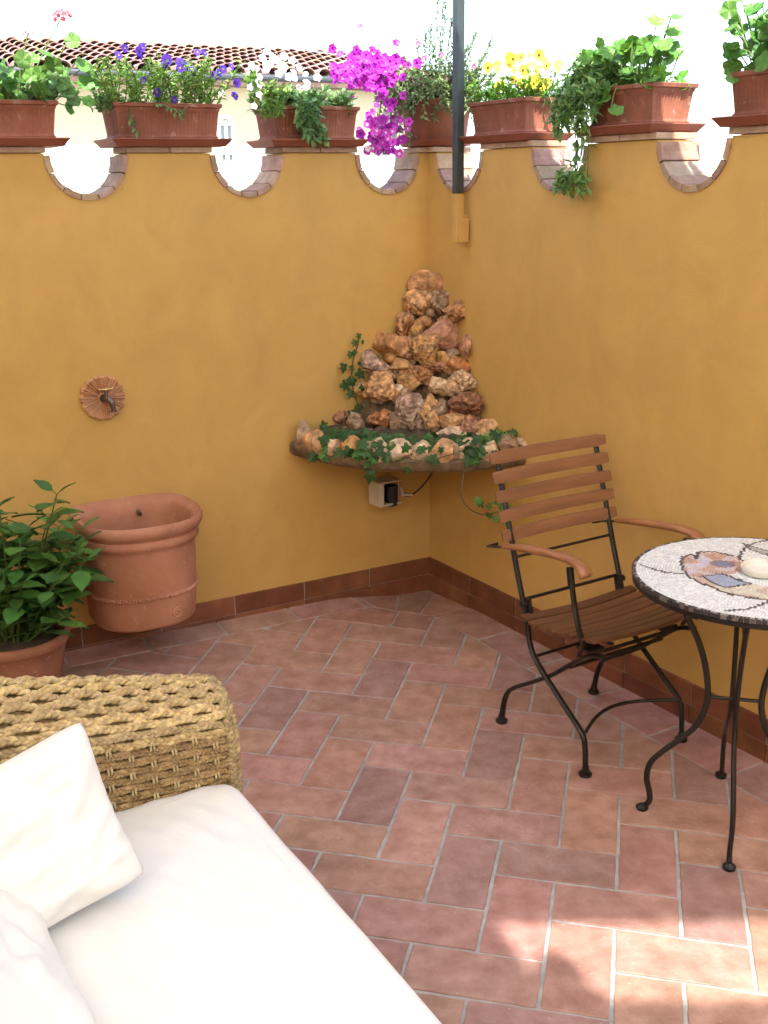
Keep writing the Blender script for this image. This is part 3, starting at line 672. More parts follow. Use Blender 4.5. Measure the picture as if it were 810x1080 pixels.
# corner pot : petunias
t = thing('flower_pot', 'round terracotta pot in the wall corner with magenta petunias cascading from it', 'planter', (.228, 4.535, ZP), 0)
pb_ = MB(); pb_.lathe([(.112, .018), (.118, .03), (.132, .12), (.140, .150), (.146, .152), (.150, .160), (.149, .172), (.140, .174), (.134, .170), (.128, .15)], 48, cap0=True); pb_.build('pot', MT['terra'], t, smooth=True)
pb_ = MB(); pb_.lathe([(.10, 0), (.135, .004), (.148, .022), (.150, .026), (.142, .027), (.138, .018), (.0, .016)], 48, cap0=True); pb_.build('saucer', MT['saucer'], t, smooth=True)
pb_ = MB(); pb_.lathe([(.130, .158), (.05, .163), (.0, .16)], 24); pb_.build('soil', MT['soil'], t)
z0 = .165
gp = (.19, .27, .11)
tufty(t, .24, .22, z0, .19, 2000, gp, .024, .010, 'small', stems=70, xr=(-.13, .16))
tufty(t, .22, .20, z0 - .02, .07, 600, gp, .021, .009, 'small', stems=40, xr=(-.14, .15))
st = MB(); b = MB()
for (dx, hz) in ((.02, .38), (-.05, .24), (.06, .22), (.11, .20), (.16, .12), (-.02, .20), (.0, .40), (.03, .36), (-.03, .28), (.09, .26), (.14, .24), (.20, .22), (.17, .16), (.22, .10), (-.08, .22), (.05, .30), (.24, .05), (.23, -.06)):
    trail(b, st, [(dx * .3, 0, z0), (dx * .8, -.03, z0 + hz * .55), (dx + .01, -.05, z0 + hz)], gp, 'small', .021, .008, num=5, r=.0014)
for k in range(26):
    x = -.10 - random.random() * .12; 
    trail(b, st, [(x * .5, -.02, z0 + .03), (x, -.10, z0 + random.uniform(.02, .12)), (x - .02 + random.uniform(-.04, .03), -.15, z0 + random.uniform(-.20, .05))], gp, 'small', .02, .008, num=2, r=.0014)
st.build('long_stems', MT['greenstem'], t, smooth=True); b.build('foliage', MT['leaf'], t)
def cpt(px, py, yy): q = aty(px, py, yy); return q - Vector((.228, 4.535, ZP))
for k in range(60):
    a = random.gauss(0, 1); px = 394 + random.gauss(0, 17); py = 76 + random.gauss(0, 10) + abs(px - 395) * -.05 + (px - 395) * .1
    put_flower(random.choice(petM), t, cpt(px, py, 4.42 + random.uniform(-.07, .07)), Vector((random.uniform(-.6, .4), -1, random.uniform(-.2, .5))), random.uniform(.8, 1.15))
for k in range(38):
    px = 405 + random.gauss(0, 11); py = 135 + random.gauss(0, 17)
    if py > 165: py = 150
    put_flower(random.choice(petMW + petM + petW), t, cpt(px, py, 4.36 + random.uniform(-.06, .03)), Vector((random.uniform(-.6, .4), -1, random.uniform(-.2, .5))), random.uniform(.7, 1.0))
fm = MB()
for k in range(230):
    if k < 150: px = 392 + random.gauss(0, 18); py = 76 + random.gauss(0, 11) + (px - 395) * .1; yy = 4.50
    else: px = 404 + random.gauss(0, 10); py = min(160, 138 + random.gauss(0, 15)); yy = 4.40
    me = random.choice(petM if k < 150 else petMW + petM + petW); c_ = cpt(px, py, yy + random.uniform(-.05, .05)); q_ = (-Vector((random.uniform(-.9, .7), -1, random.uniform(-.4, .8)))).to_track_quat('Y', 'Z').to_matrix() * random.uniform(.7, 1.1); o_ = len(fm.v)
    fm.v += [tuple(c_ + q_ @ v.co) for v in me.vertices]; ca_ = me.color_attributes[0].data
    for pl_ in me.polygons: fm.f.append(tuple(i + o_ for i in pl_.vertices)); fm.c.append(tuple(ca_[pl_.loop_start].color)[:3]); fm.m.append(0)
tag(fm.build('blossom_mass', MT['petal'], t), kind='stuff')
hb_ = MB(); hs = MB()
for k in range(34):
    a = random.uniform(-math.pi, .1); r_ = random.uniform(.10, .145); trail(hb_, hs, [(r_ * math.cos(a), r_ * math.sin(a), z0 + .01), (1.25 * r_ * math.cos(a), 1.25 * r_ * math.sin(a), z0 + random.uniform(.02, .07)), (1.5 * r_ * math.cos(a), 1.45 * r_ * math.sin(a), z0 + random.uniform(-.08, .03))], gp, 'small', .024, .010, num=4, r=.0013)
hs.build('hanging_stems', MT['greenstem'], t, smooth=True); hb_.build('hanging_foliage', MT['leaf'], t)
for px, py in ((473, 82), (466, 58), (447, 61), (448, 90), (433, 85), (380, 28), (420, 45), (441, 46), (500, 70), (517, 70)): put_flower(port, t, cpt(px, py, 4.45), sc_=1.1)

# R1 : yellow pansies
t, L, D, z0 = planter(0, .268, .63, 'fluted terracotta planter with yellow pansies, just right of the pole')
tufty(t, L, D, z0, .11, 900, (.15, .34, .04), .028, .012, 'small', stems=44, xr=(-.17, .17))
tufty(t, L, D, z0, .12, 250, G3, .022, .008, 'small', stems=14, xr=(.08, .2))
for k in range(34):
    x = random.uniform(-.11, .17); put_flower(random.choice(pansyY), t, (x, random.uniform(-.07, .07), z0 + .095 + random.uniform(-.04, .06) - (.03 if x > .1 else 0)), Vector((random.uniform(.3, 1.6), -1, random.uniform(0, .5))), random.uniform(.95, 1.35))
# R2 : sedum trailing and geranium
t, L, D, z0 = planter(0, .885, 1.225, 'fluted terracotta planter with a long trailing succulent and bright geranium leaves')
b = MB(); st = MB()
for k in range(24):
    x = -.16 + random.uniform(-.09, .09); zz = random.uniform(-.02, .13)
    trail(b, st, [(x * .8, -.0, z0 + .03), (x, -.05, z0 + .08 + random.uniform(-.03, .04)), (x - .02 + random.uniform(-.03, .05), -.11, z0 - .02), (x + random.uniform(-.03, .03), -.13, z0 - zz)], (.22, .40, .13), 'ovate', .034, .014, num=3, droop=.1)
for (x, zz) in ((-.13, .29), (-.16, .26), (-.10, .31), (-.12, .22), (-.15, .30)):
    trail(b, st, [(x * .8, -.03, z0 + .02), (x, -.115, z0 - .03), (x + .02, -.125, z0 - zz * .6), (x + random.uniform(-.05, .03), -.13, z0 - zz)], (.20, .38, .11), 'ovate', .034, .014, num=1, droop=.15)
for k in range(9):
    x = -.16 + random.uniform(-.05, .06); trail(b, st, [(x, -.13, z0 - .24), (x + random.uniform(-.03, .03), -.13, z0 - .29 + random.uniform(-.02, .02))], (.22, .40, .11), 'ovate', .036, .016, num=2, droop=.1)
st.build('trailing_stems', MT['greenstem'], t); b.build('trailing_leaves', MT['leaf'], t)
geranium(t, [(random.uniform(-.16, .14), random.uniform(-.08, .08), z0 + random.uniform(.0, .13), random.uniform(.030, .050)) for _ in range(125)] + [(.12, 0, z0 + .19, .04), (.06, 0, z0 + .17, .05), (.10, 0, z0 + .15, .05), (.14, -.02, z0 + .10, .05), (-.02, -.1, z0 + .0, .05), (-.05, -.12, z0 - .04, .05), (.01, -.12, z0 - .06, .045)], z0, (.10, .26, .035), vw=(.8, -.7))
tufty(t, L, D, z0, .11, 300, G3, .024, .009, 'small', stems=16, xr=(-.16, -.02))
# R3 : tall geranium at the right edge
t, L, D, z0 = planter(0, 1.46, 1.86, 'fluted terracotta planter with tall geranium stems at the right edge of the wall')
geranium(t, [(random.uniform(-.20, .18), random.uniform(-.09, .08), z0 + random.uniform(.0, .17), random.uniform(.034, .052)) for _ in range(150)] + [(-.20, -.03, z0 + .19, .05), (-.17, 0, z0 + .14, .045), (-.16, -.08, z0 + .04, .05), (-.06, 0, z0 + .25, .05), (-.03, 0, z0 + .22, .05), (-.08, 0, z0 + .21, .04), (-.02, 0, z0 + .28, .04), (.02, 0, z0 + .30, .05)], z0, (.10, .26, .04), vw=(.8, -.7))

# ---------------------------------------------------------------- pole in front of the right wall
t = thing('awning_pole', 'square green-grey metal pole at the wall corner rising past the planters', 'pole', WR(.256, -.040, 0), AZR)
b = MB(); b.box((0, 0, (1.615 + 2.72) / 2), (.030, .034, 2.72 - 1.615)); b.build('pole', MT['polemetal'], t, bevel=.003)
b = MB(); b.box((0, 0, 1.526), (.028, .032, .176)); b.box((.0195, .012, 1.482), (.011, .040, .085)); b.box((0, .031, 1.50), (.030, .03, .08)); tag(b.build('bracket', MT['stucco'], t, bevel=.002), 'ochre painted wall bracket')
t.location.z = 0

# ---------------------------------------------------------------- spigot with terracotta rosette
t = thing('spigot', 'brass garden tap with T handle on a round terracotta rosette on the left wall', 'tap', WL(-1.344, 0, .949), AZL)
b = MB(); seg = 168
def rz_(a, r, z): return z
rings = []
for r, y in ((.079, .002), (.080, -.008), (.074, -.014), (.066, -.011), (.056, -.012), (.045, -.013), (.033, -.014), (.022, -.013), (.018, -.018), (.004, -.020)):
    ring = []
    for k in range(seg):
        a = 2 * math.pi * k / seg; amp = sm(.012, .03, r)
        rr = r * (1 + .06 * amp * abs(math.cos(7 * a)) - .05 * amp); yy = y - amp * .011 * (abs(math.cos(7 * a)) ** .6 - .5) * (r < .078) + amp * .004 * math.cos(42 * a) * (r < .076)
        ring.append(Vector((rr * math.cos(a), yy, rr * math.sin(a))))
    rings.append(ring)
b.rings(rings, (1.25, 1.5, 1.4), 0, True, True); b.build('rosette', MT['terra_old'], t, smooth=True)
b = MB(); b.tube([(0, -.015, .0), (0, -.028, 0), (.006, -.042, 0)], [.016, .014, .012], 16); b.tube(catmull([(.002, -.035, 0), (.010, -.058, -.002), (.016, -.068, -.015), (.018, -.070, -.042)], 5), [.011] * 10 + [.009, .0085, .008, .008, .0095, .0095], 14)
b.tube([(.004, -.042, .005), (.004, -.042, .030)], [.008, .006], 12); b.build('tap_body', MT['oldbrass'], t, smooth=True)
b = MB(); b.tube([(-.022, -.042, .036), (-.010, -.042, .0345), (.004, -.042, .034), (.018, -.042, .0345), (.030, -.042, .036)], [.0045, .003, .0045, .003, .0045], 10); b.tube([(.004, -.042, .028), (.004, -.042, .040)], .004, 10); b.build('handle', MT['brass'], t, smooth=True)

# ---------------------------------------------------------------- wall hung terracotta basin
t = thing('wall_basin', 'empty terracotta basin with thick rolled rim hung low on the left wall', 'basin', WL(-1.312, 0, 0), AZL)
def dshape(a, dep, n=56):
    # half outline: flat at the wall, elliptical front; superellipse
    P = []; ys = -.27
    f = dep / .50
    for k in range(n):
        u = k / n
        ang = 2 * math.pi * u
        c, s_ = math.cos(ang), math.sin(ang); e = .62 if s_ < 0 else .45
        x = a * math.copysign(abs(c) ** (.80 if s_ < 0 else .58), c); y = -.25 * f + (.25 * f - .004) * math.copysign(abs(s_) ** (.92 if s_ < 0 else .58), s_)
        P.append((x, y))
    return P
def dring(a, dep, z, off=0, n=112):
    P = dshape(a, dep, n); out = []
    cx, cy = 0, -dep / 2
    for x, y in P:
        fx = (a + off) / a; fy = (dep / 2 + off) / (dep / 2)
        yy = cy + (y - cy) * fy - .022; out.append(Vector((x * fx, min(yy, -.002), z)))
    return out
b = MB(); zb, zr = .185, .565
def A(z): k = (z - zb) / (zr - zb); return .180 + .012 * k
def Dp(z): k = (z - zb) / (zr - zb); return .335 + .045 * k
prof = [(zb, -.020), (zb + .004, -.006), (zb + .015, 0), (zb + .10, .003), (zb + .20, .003), (zb + .285, 0), (zb + .300, .002), (zb + .306, .010), (zb + .318, .013), (zb + .330, .010), (zb + .335, .004), (zb + .343, .006), (zb + .350, .018), (zb + .365, .026), (zb + .380, .026), (zb + .394, .020), (zr, .010), (zr + .001, -.002), (zr - .012, -.012), (zr - .05, -.018), (zr - .20, -.022), (zr - .36, -.030)]
b.rings([dring(A(min(z, zr)), Dp(min(z, zr)), z, o) for z, o in prof], (1, 1, 1), 0, True, True)
b.build('basin_body', MT['terra_old'], t, smooth=True, angle=60)
b = MB(); z = zb + .125; P = dring(A(z), Dp(z), z, .004, 400); 
P = [p for p in P if p.y < -.045]; k0 = max(range(len(P)), key=lambda i: (P[i] - P[i - 1]).length); P = P[k0:] + P[:k0]
P2 = []
acc = 0
for i, p in enumerate(P):
    if i: acc += (p - P[i - 1]).length
    P2.append((p + Vector((0, 0, (.005 * math.sin(acc / .022 * 2 * math.pi)))), .0062 + .0030 * math.cos(acc / .011 * 2 * math.pi)))
half = sorted(range(len(P2)), key=lambda i: 0)
b.tube([p for p, r in P2], [r for p, r in P2], 7); b.build('rope_band', MT['terra_old'], t, smooth=True)
b = MB()
for rr, y in ((.017, -.0),): pass
def boss(b, c, nrm):
    d, n, s_ = frame(nrm.orthogonal(), nrm); R_ = []
    for r, h in ((.021, -.006), (.021, .004), (.018, .007), (.015, .003), (.0115, .003), (.0095, .008), (.0065, .008), (.005, .003), (.002, .008)):
        R_.append([c + (d * math.cos(2 * math.pi * k / 24) + s_ * math.sin(2 * math.pi * k / 24)) * r + n * h for k in range(24)])
    b.rings(R_, (1, 1, 1), 0, False, True)
P = dring(A(zb + .05), Dp(zb + .05), zb + .055, 0, 400); pc = min(P, key=lambda p: abs(p.x - .070) + (10 if p.y > -.15 else 0)); i = P.index(pc); tg = (P[(i + 2) % 400] - P[i - 2]).normalized(); nn = Vector((-tg.y, tg.x, 0)); 
if nn.y > 0: nn = -nn
pc = pc + nn * .002
boss(b, pc, nn); b.build('boss', MT['terra_old'], t, smooth=True)
b = MB(); b.tube([(.050, -.036, .528), (.050, -.066, .522)], [.008, .007], 10); b.build('overflow_spout', MT['oldbrass'], t, smooth=True)

# ---------------------------------------------------------------- potted shrub at the left
pc = Vector((-1.225, 3.335, 0)); pz = gz(pc.x, pc.y) + .004
t = thing('potted_shrub', 'round relief terracotta pot on the floor holding a leafy green hydrangea', 'potted plant', (pc.x, pc.y, pz), 0)
b = MB()
b.lathe([(.118, 0), (.125, .01), (.158, .17), (.166, .205), (.170, .208), (.176, .215), (.178, .235), (.172, .243), (.162, .243), (.156, .232), (.15, .20)], 96, cap0=True, mod=lambda a, z: 1 + (.022 * abs(math.sin(8 * a + 30 * z)) * math.sin(34 * z) + .008 * math.cos(40 * a) if .05 < z < .19 else 0) + (.006 * math.cos(36 * a) if .21 < z < .24 else 0))
b.c = [(.72, .68, .66)] * len(b.c); b.build('pot', MT['terra_old'], t, smooth=True, angle=60)
b = MB(); b.lathe([(.155, .215), (.08, .222), (.0, .22)], 32); b.build('soil', MT['soil'], t)
b = MB(); st = MB(); gh = (.115, .27, .06)
random.seed(21)
def shrub_leaf(P, k, L_):
    a = P[int(k)].lerp(P[min(int(k) + 1, len(P) - 1)], k % 1); ang = random.uniform(0, 2 * math.pi)
    return a
tops = []
for i in range(24):
    a = random.uniform(0, 2 * math.pi); r = random.uniform(.05, .26); tops.append((r * math.cos(a) + .04, r * math.sin(a), .34 + random.uniform(0, .30) * (1 - r * 1.2)))
tops += [(.19, .0, .71), (.17, -.05, .65), (.21, -.08, .50), (.23, -.05, .42), (.21, -.12, .34), (.20, -.15, .46), (.04, -.1, .70), (.10, -.12, .60), (-.02, -.05, .66), (.24, .02, .58)]
for x, y, z in tops:
    P = catmull([(x * .2, y * .2, .21), (x * .6, y * .6, .21 + (z - .21) * .55), (x, y, z)], 6); st.tube(P, [.0045 - .0025 * k / len(P) for k in range(len(P))], 6)
    n_ = int(4 + (z - .2) * 9)
    for q in range(n_):
        k = (len(P) - 1) * (1 - (q / n_) * .75); a = P[int(k)] if int(k) >= len(P) - 1 else P[int(k)].lerp(P[int(k) + 1], k % 1)
        ph = q * 1.57 + random.uniform(-.3, .3)
        for sgn in (0, math.pi):
            d = Vector((math.cos(ph + sgn), math.sin(ph + sgn), random.uniform(-.15, .55) if q else .9)); L_ = random.uniform(.07, .115) * (.6 if q == 0 else 1)
            stp = a + d.normalized() * .018; st.tube([a, stp], .0014, 4)
            leaf(b, stp, d, Vector((random.uniform(-.3, .3), random.uniform(-.3, .3), 1)), L_, L_ * .62, green(gh, .45), 'ovate', .22)
st.build('stems', MT['greenstem'], t, smooth=True); b.build('foliage', MT['leaf'], t, smooth=True)

# ---------------------------------------------------------------- rock fountain in the corner
random.seed(3)
t = thing('rock_fountain', 'pyramid of rough brown rocks on a corner shelf rimmed with pale stones', 'rock fountain', (C0.x, C0.y, 0), 0)
def corner_dir(k):     # k 0 -> along left wall, 1 -> along right wall
    a0 = AZL + math.pi; a1 = AZR + 2 * math.pi; a = a0 + (a1 - a0) * k; return Vector((math.cos(a), math.sin(a), 0))
b = MB(); rings = []
for z, r in ((.640, .50), (.642, .59), (.650, .622), (.664, .636), (.690, .640), (.700, .630), (.702, .60), (.700, .52), (.698, .02)):
    rings.append([corner_dir(k / 40) * (r + .010 * noise.noise(Vector((k * .5, z * 24, 0)))) + Vector((0, 0, z)) + (tR - tL).normalized() * 0 for k in range(41)])
b.rings(rings, (1, 1, 1), 0, False, False, closed=False)
# underside
vs = [Vector((0, 0, .640))] + [corner_dir(k / 40) * .50 + Vector((0, 0, .640)) for k in range(41)]
b.add(vs, [(0, k + 1, k + 2) for k in range(40)])
b.build('shelf', MT['cement'], t, smooth=True, angle=50)
# mortar core
b = MB(); rings = []
def rad(z): return .03 + .60 * max(0, 1.29 - z) ** 1.0
def radk(z, k): return rad(z) * (.95 + .42 * abs(2 * k - 1) ** 1.5)
for i in range(34):
    z = .70 + .575 * i / 33; rings.append([corner_dir(k / 40) * (radk(z, k / 40) * .80 - .012 + .05 * noise.noise(Vector((k * .5, z * 16, 3))) + .02 * noise.noise(Vector((k * 1.3, z * 45, 8)))) + Vector((0, 0, z)) for k in range(41)])
b.rings(rings, (1, 1, 1), 0, False, True, closed=False); tag(b.build('mortar_core', MT['cement'], t, smooth=True))
def rock_mesh(sd, col, sx, sy, sz, cuts=9, rough=.10):
    rnd = random.Random(sd); bm = bmesh.new(); bmesh.ops.create_icosphere(bm, subdivisions=4 if sd < 300 else 3, radius=1)
    pl = []
    for k in range(cuts):
        n = Vector((rnd.gauss(0, 1), rnd.gauss(0, 1), rnd.gauss(0, 1))).normalized(); pl.append((n, rnd.uniform(.42, .76)))
    off = Vector((sd * 3.1, sd * 1.7, 0))
    for v in bm.verts:
        p = v.co.copy()
        for n, d in pl:
            q = p.dot(n) - d
            if q > 0: p -= n * q * .93
        p *= 1.24
        p += v.normal * (rough * noise.fractal(p * 2.2 + off, 1.0, 2.0, 4) + rough * .55 * noise.noise(p * 7 + off) - (.16 * max(0, .34 - noise.voronoi(p * 3.2 + off)[0][0]) * 3 if rough > .1 else 0))
        v.co = Vector((p.x * sx, p.y * sy, p.z * sz))
    me = bpy.data.meshes.new('rock'); bm.to_mesh(me); bm.free()
    ca = me.color_attributes.new('col', 'FLOAT_COLOR', 'POINT')
    for i, v in enumerate(me.vertices):
        k = noise.fractal(Vector((v.co.x / sx, v.co.y / sy, v.co.z / sz)) * 1.6 + off * 2, 1, 2, 4); k2 = noise.noise(v.co * 40 + off)
        f = 1 + .35 * k + .15 * k2; g_ = .5 * max(0, min(1, .5 + 1.4 * noise.noise(v.co * 22 + off * 5)))
        ca.data[i].color = tuple(max(0, (c * (1 - g_ * .6) + q * g_ * .6) * f) for c, q in zip(col, (.62, .46, .32))) + (1,)
    me.shade_smooth(); return me
ROC = {'tan': (.98, .58, .28), 'brown': (.80, .42, .19), 'rust': (.74, .30, .10), 'pink': (.76, .40, .26), 'grey': (.56, .39, .25), 'ochre': (.82, .48, .18), 'pale': (1.1, .80, .50), 'white': (1.15, .90, .65), 'dark': (.50, .24, .14), 'violet': (.70, .50, .40)}
RK = [(398, 98, 148, 105, 'brown', 0), (350, 203, 140, 110, 'tan', 1), (440, 180, 110, 85, 'grey', 1), (525, 230, 110, 110, 'brown', 1), (280, 285, 100, 105, 'brown', 1), (465, 352, 215, 150, 'pink', 0), (330, 320, 70, 80, 'ochre', 0),
      (195, 390, 175, 115, 'brown', 0), (278, 405, 80, 90, 'pink', 0), (385, 430, 155, 130, 'ochre', 1), (582, 400, 60, 90, 'pink', 0), (110, 500, 130, 105, 'violet', 1), (250, 505, 125, 58, 'ochre', 0), (540, 505, 125, 92, 'rust', 0),
      (580, 597, 135, 100, 'pale', 1), (350, 548, 115, 85, 'brown', 1), (150, 625, 140, 145, 'tan', 1), (240, 622, 55, 55, 'white', 0), (296, 592, 90, 90, 'ochre', 0), (470, 612, 105, 110, 'pale', 0), (565, 690, 140, 105, 'dark', 1),
      (320, 735, 125, 220, 'violet', 1), (395, 755, 105, 180, 'tan', 1), (275, 730, 70, 150, 'grey', 1), (150, 770, 110, 110, 'rust', 1), (520, 775, 130, 75, 'tan', 0), (690, 812, 115, 92, 'tan', 0), (612, 812, 100, 90, 'pink', 1), (508, 850, 155, 78, 'white', 0),
      (240, 672, 50, 50, 'pink', 0), (425, 508, 110, 70, 'dark', 1), (25, 800, 120, 100, 'grey', 1), (650, 880, 105, 52, 'white', 0), (445, 735, 60, 95, 'grey', 0), (290, 862, 130, 50, 'ochre', 0), (225, 780, 60, 90, 'grey', 0), (-55, 770, 75, 60, 'pink', 1), (-5, 840, 80, 60, 'grey', 0), (85, 850, 90, 50, 'dark', 0), (300, 450, 60, 60, 'dark', 0), (500, 455, 70, 60, 'grey', 0), (190, 560, 80, 60, 'grey', 0)]
for i, (X, Y, w_, h_, cn, por) in enumerate(RK):
    px, py = 370 + X / 4.765, 280 + Y / 4.765; d = ray(px, py).normalized(); s_ = 3.2
    hw = w_ / 4.765 * 3.9 / FPX * .5
    for _ in range(500):
        q = CAM + d * s_; qq = Vector((q.x, q.y, 0)) - C0; rr = qq.length
        aL, aR = max(0, -qq.dot(nL)), max(0, -qq.dot(nR)); kk = math.atan2(aL, max(1e-6, aR)) / (math.pi / 2)
        if rr <= radk(q.z, kk) * .90 + .004 or qq.dot(nL) > -hw * .55 or qq.dot(nR) > -hw * .55: break
        s_ += .004
    k = s_ / FPX / 4.765 * 1.07; sx, sz = w_ * k * .56, h_ * k * .58; sy = (sx + sz) * .45
    me = rock_mesh(i + 1, ROC[cn], sx, sy, sz, 12, .15 if por else .085); me.materials.append(MT['rockhole'] if por else MT['rock'])
    o = bpy.data.objects.new('rock', me); COL.objects.link(o); o.parent = t; o.location = q - Vector((C0.x, C0.y, 0)); o.rotation_euler = (0, 0, math.atan2(d.y, d.x) - math.pi / 2)
for i in range(34):
    kk = random.random(); z = .73 + .50 * random.random() ** 1.4; r_ = radk(z, kk) * .84; q = corner_dir(kk) * r_ + Vector((0, 0, z))
    sz_ = random.uniform(.018, .032); me = rock_mesh(300 + i, ROC[random.choice(('tan', 'brown', 'ochre', 'rust', 'grey', 'brown'))], sz_ * 1.2, sz_, sz_, 8, .12); me.materials.append(MT['rock'])
    o = bpy.data.objects.new('rock', me); COL.objects.link(o); o.parent = t; o.location = q; o.rotation_euler = (random.random(), 0, random.random() * 6)
RS_ = [(62, 105, 55, 80, 'grey'), (88, 112, 45, 70, 'tan'), (112, 135, 36, 50, 'tan'), (155, 150, 54, 58, 'pale'), (212, 158, 58, 55, 'ochre'), (298, 168, 48, 60, 'white'), (352, 170, 58, 60, 'white'), (410, 168, 55, 56, 'white'), (480, 168, 82, 60, 'tan'), (555, 168, 50, 55, 'white'), (622, 162, 60, 58, 'pale'), (680, 152, 60, 50, 'grey'), (730, 138, 50, 42, 'pale'), (256, 165, 36, 40, 'grey'), (518, 168, 26, 38, 'grey'), (586, 165, 26, 40, 'grey')]
for i, (X, Y, w_, h_, cn) in enumerate(RS_):
    px, py = 300 + X / 2.893, 430 + Y / 2.893; d = ray(px, py).normalized(); s_ = 3.0
    for _ in range(500):
        q = CAM + d * s_
        if (Vector((q.x, q.y, 0)) - C0).length <= .608: break
        s_ += .003
    q.z = .722 + random.uniform(-.003, .006); k = s_ / FPX / 2.893; sx, sz = w_ * k * .60, h_ * k * .50 + .006
    me = rock_mesh(100 + i, ROC[cn], sx, .035, sz, 5, .07); me.materials.append(MT['rock'])
    o = bpy.data.objects.new('rim_stone', me); COL.objects.link(o); o.parent = t; o.location = q - Vector((C0.x, C0.y, 0)); o.rotation_euler = (0, 0, math.atan2(q.y - C0.y, q.x - C0.x) + math.pi / 2)
# soil behind the rim
b = MB(); rings = []
for z, r in ((.715, .59), (.728, .56), (.735, .52), (.738, .48), (.740, .44), (.742, .40), (.744, .36), (.746, .30), (.748, .24)): rings.append([corner_dir(k / 80) * r + Vector((0, 0, z + .018 * noise.noise(Vector((k * .22 * r * 3, r * 26, 0))))) for k in range(81)])
b.rings(rings, (1, 1, 1), 0, False, False, closed=False); b.build('soil', MT['soil'], t)

# ivy on the shelf and the climbing sprig
gi = (.045, .125, .028); gi2 = (.13, .27, .06)
def shelf_pt(px, py, rr=.58):
    d = ray(px, py).normalized(); s_ = 3.0
    for _ in range(500):
        q = CAM + d * s_
        if (Vector((q.x, q.y, 0)) - C0).length <= rr: break
        s_ += .003
    return q
ti = thing('ivy', 'dark ivy trailing along the stone rim of the corner shelf and hanging at its right', 'ivy', (C0.x, C0.y, .72), 0)
b = MB(); st = MB(); off = Vector((C0.x, C0.y, .72))
for i in range(620):
    k = random.random(); px = 335 + 225 * k; py = 466 + 8 * math.sin(k * 3.1) + random.gauss(0, 5.5)
    if px < 350: py = 462 + random.gauss(0, 4)
    q = shelf_pt(px, py, .60 - random.random() * .10) - off; q.z = max(q.z, .012) + .010
    c = gi2 if (px > 505 and random.random() < .6) or random.random() < .12 else gi
    L_ = random.uniform(.018, .044); leaf(b, q, Vector((random.uniform(-1, 1), random.uniform(-.8, .1), random.uniform(-1, .4))), Vector((random.uniform(-.5, .5), -1, random.uniform(.2, 1))), L_, L_, green(c, .4), 'ivy', .15)
for px, py, L_ in ((388, 480, .06), (391, 502, .055), (393, 487, .05), (431, 494, .045), (421, 484, .045), (449, 478, .055), (458, 486, .04), (490, 472, .06), (500, 480, .05), (398, 472, .05), (412, 476, .045), (352, 458, .045), (362, 462, .045)):
    q = shelf_pt(px, py - 6, .635) - off; leaf(b, q, Vector((random.uniform(-.3, .3), -.2, -1)), Vector((random.uniform(-.3, .3), -1, .25)), L_, L_, green(gi, .3), 'ivy', .1)
for i in range(46):
    px, py = random.choice((345, 372, 388, 396, 430, 452, 462, 492, 500, 505)) + random.gauss(0, 7), 474 + random.gauss(0, 7)
    q = shelf_pt(px, py, .655) - off; L_ = random.uniform(.025, .048); leaf(b, q, Vector((random.uniform(-.8, .8), -.2, random.uniform(-1, .1))), Vector((random.uniform(-.5, .5), -1, random.uniform(.2, .8))), L_, L_, green(gi if random.random() < .7 else (.07, .20, .035), .4), 'ivy', .12)
P = [shelf_pt(x, y, r_) - off for x, y, r_ in ((383, 482, .63), (430, 488, .655), (470, 481, .655), (500, 470, .63))]; st.tube(catmull(P, 6), .0022, 5)
P = [shelf_pt(x, y, r_) - off for x, y, r_ in ((492, 485, .64), (488, 505, .66), (487, 525, .66), (497, 538, .64), (512, 543, .62), (528, 540, .60), (545, 545, .58))]; P = catmull(P, 6); st.tube(P, .0025, 5)
for px, py in ((510, 532), (522, 528), (527, 538), (516, 541), (533, 545), (540, 535), (548, 545), (520, 548), (530, 530), (505, 525), (552, 538), (514, 536), (526, 546)):
    q = shelf_pt(px, py, .60) - off; leaf(b, q, Vector((random.uniform(-1, .6), -.2, random.uniform(-.8, .5))), Vector((random.uniform(-.4, .4), -1, .5)), .034, .034, green(gi2, .4), 'ivy', .1)
for i in range(150):
    px, py = random.gauss(537, 13), random.gauss(468, 7); q = shelf_pt(px, py, .56) - off; L_ = random.uniform(.015, .03)
    leaf(b, q, Vector((random.uniform(-1, 1), random.uniform(-.8, .1), random.uniform(-.5, .8))), Vector((random.uniform(-.5, .5), -1, random.uniform(.2, 1))), L_, L_ * .6, green(gi2, .4), 'small', .15)
st.build('stems', MT['stem'], ti, smooth=True); b.build('foliage', MT['leaf'], ti)
tv = thing('climbing_ivy', 'short ivy sprig climbing the left wall beside the rocks', 'ivy', WL(-.40, -.01, .73), AZL)
b = MB(); st = MB(); inv = (Matrix.Translation(WL(-.40, -.01, .73)) @ Matrix.Rotation(AZL, 4, 'Z')).inverted()
def onwall(px, py, n=-.012):
    d = ray(px, py); s_ = ((C0 + nL * n - CAM).dot(nL)) / d.dot(nL); return inv @ (CAM + d * s_)
P = catmull([onwall(*q) for q in ((382, 440), (377, 425), (372, 408), (371, 392), (373, 378), (378, 362), (379, 354))], 5); st.tube(P, .0026, 5)
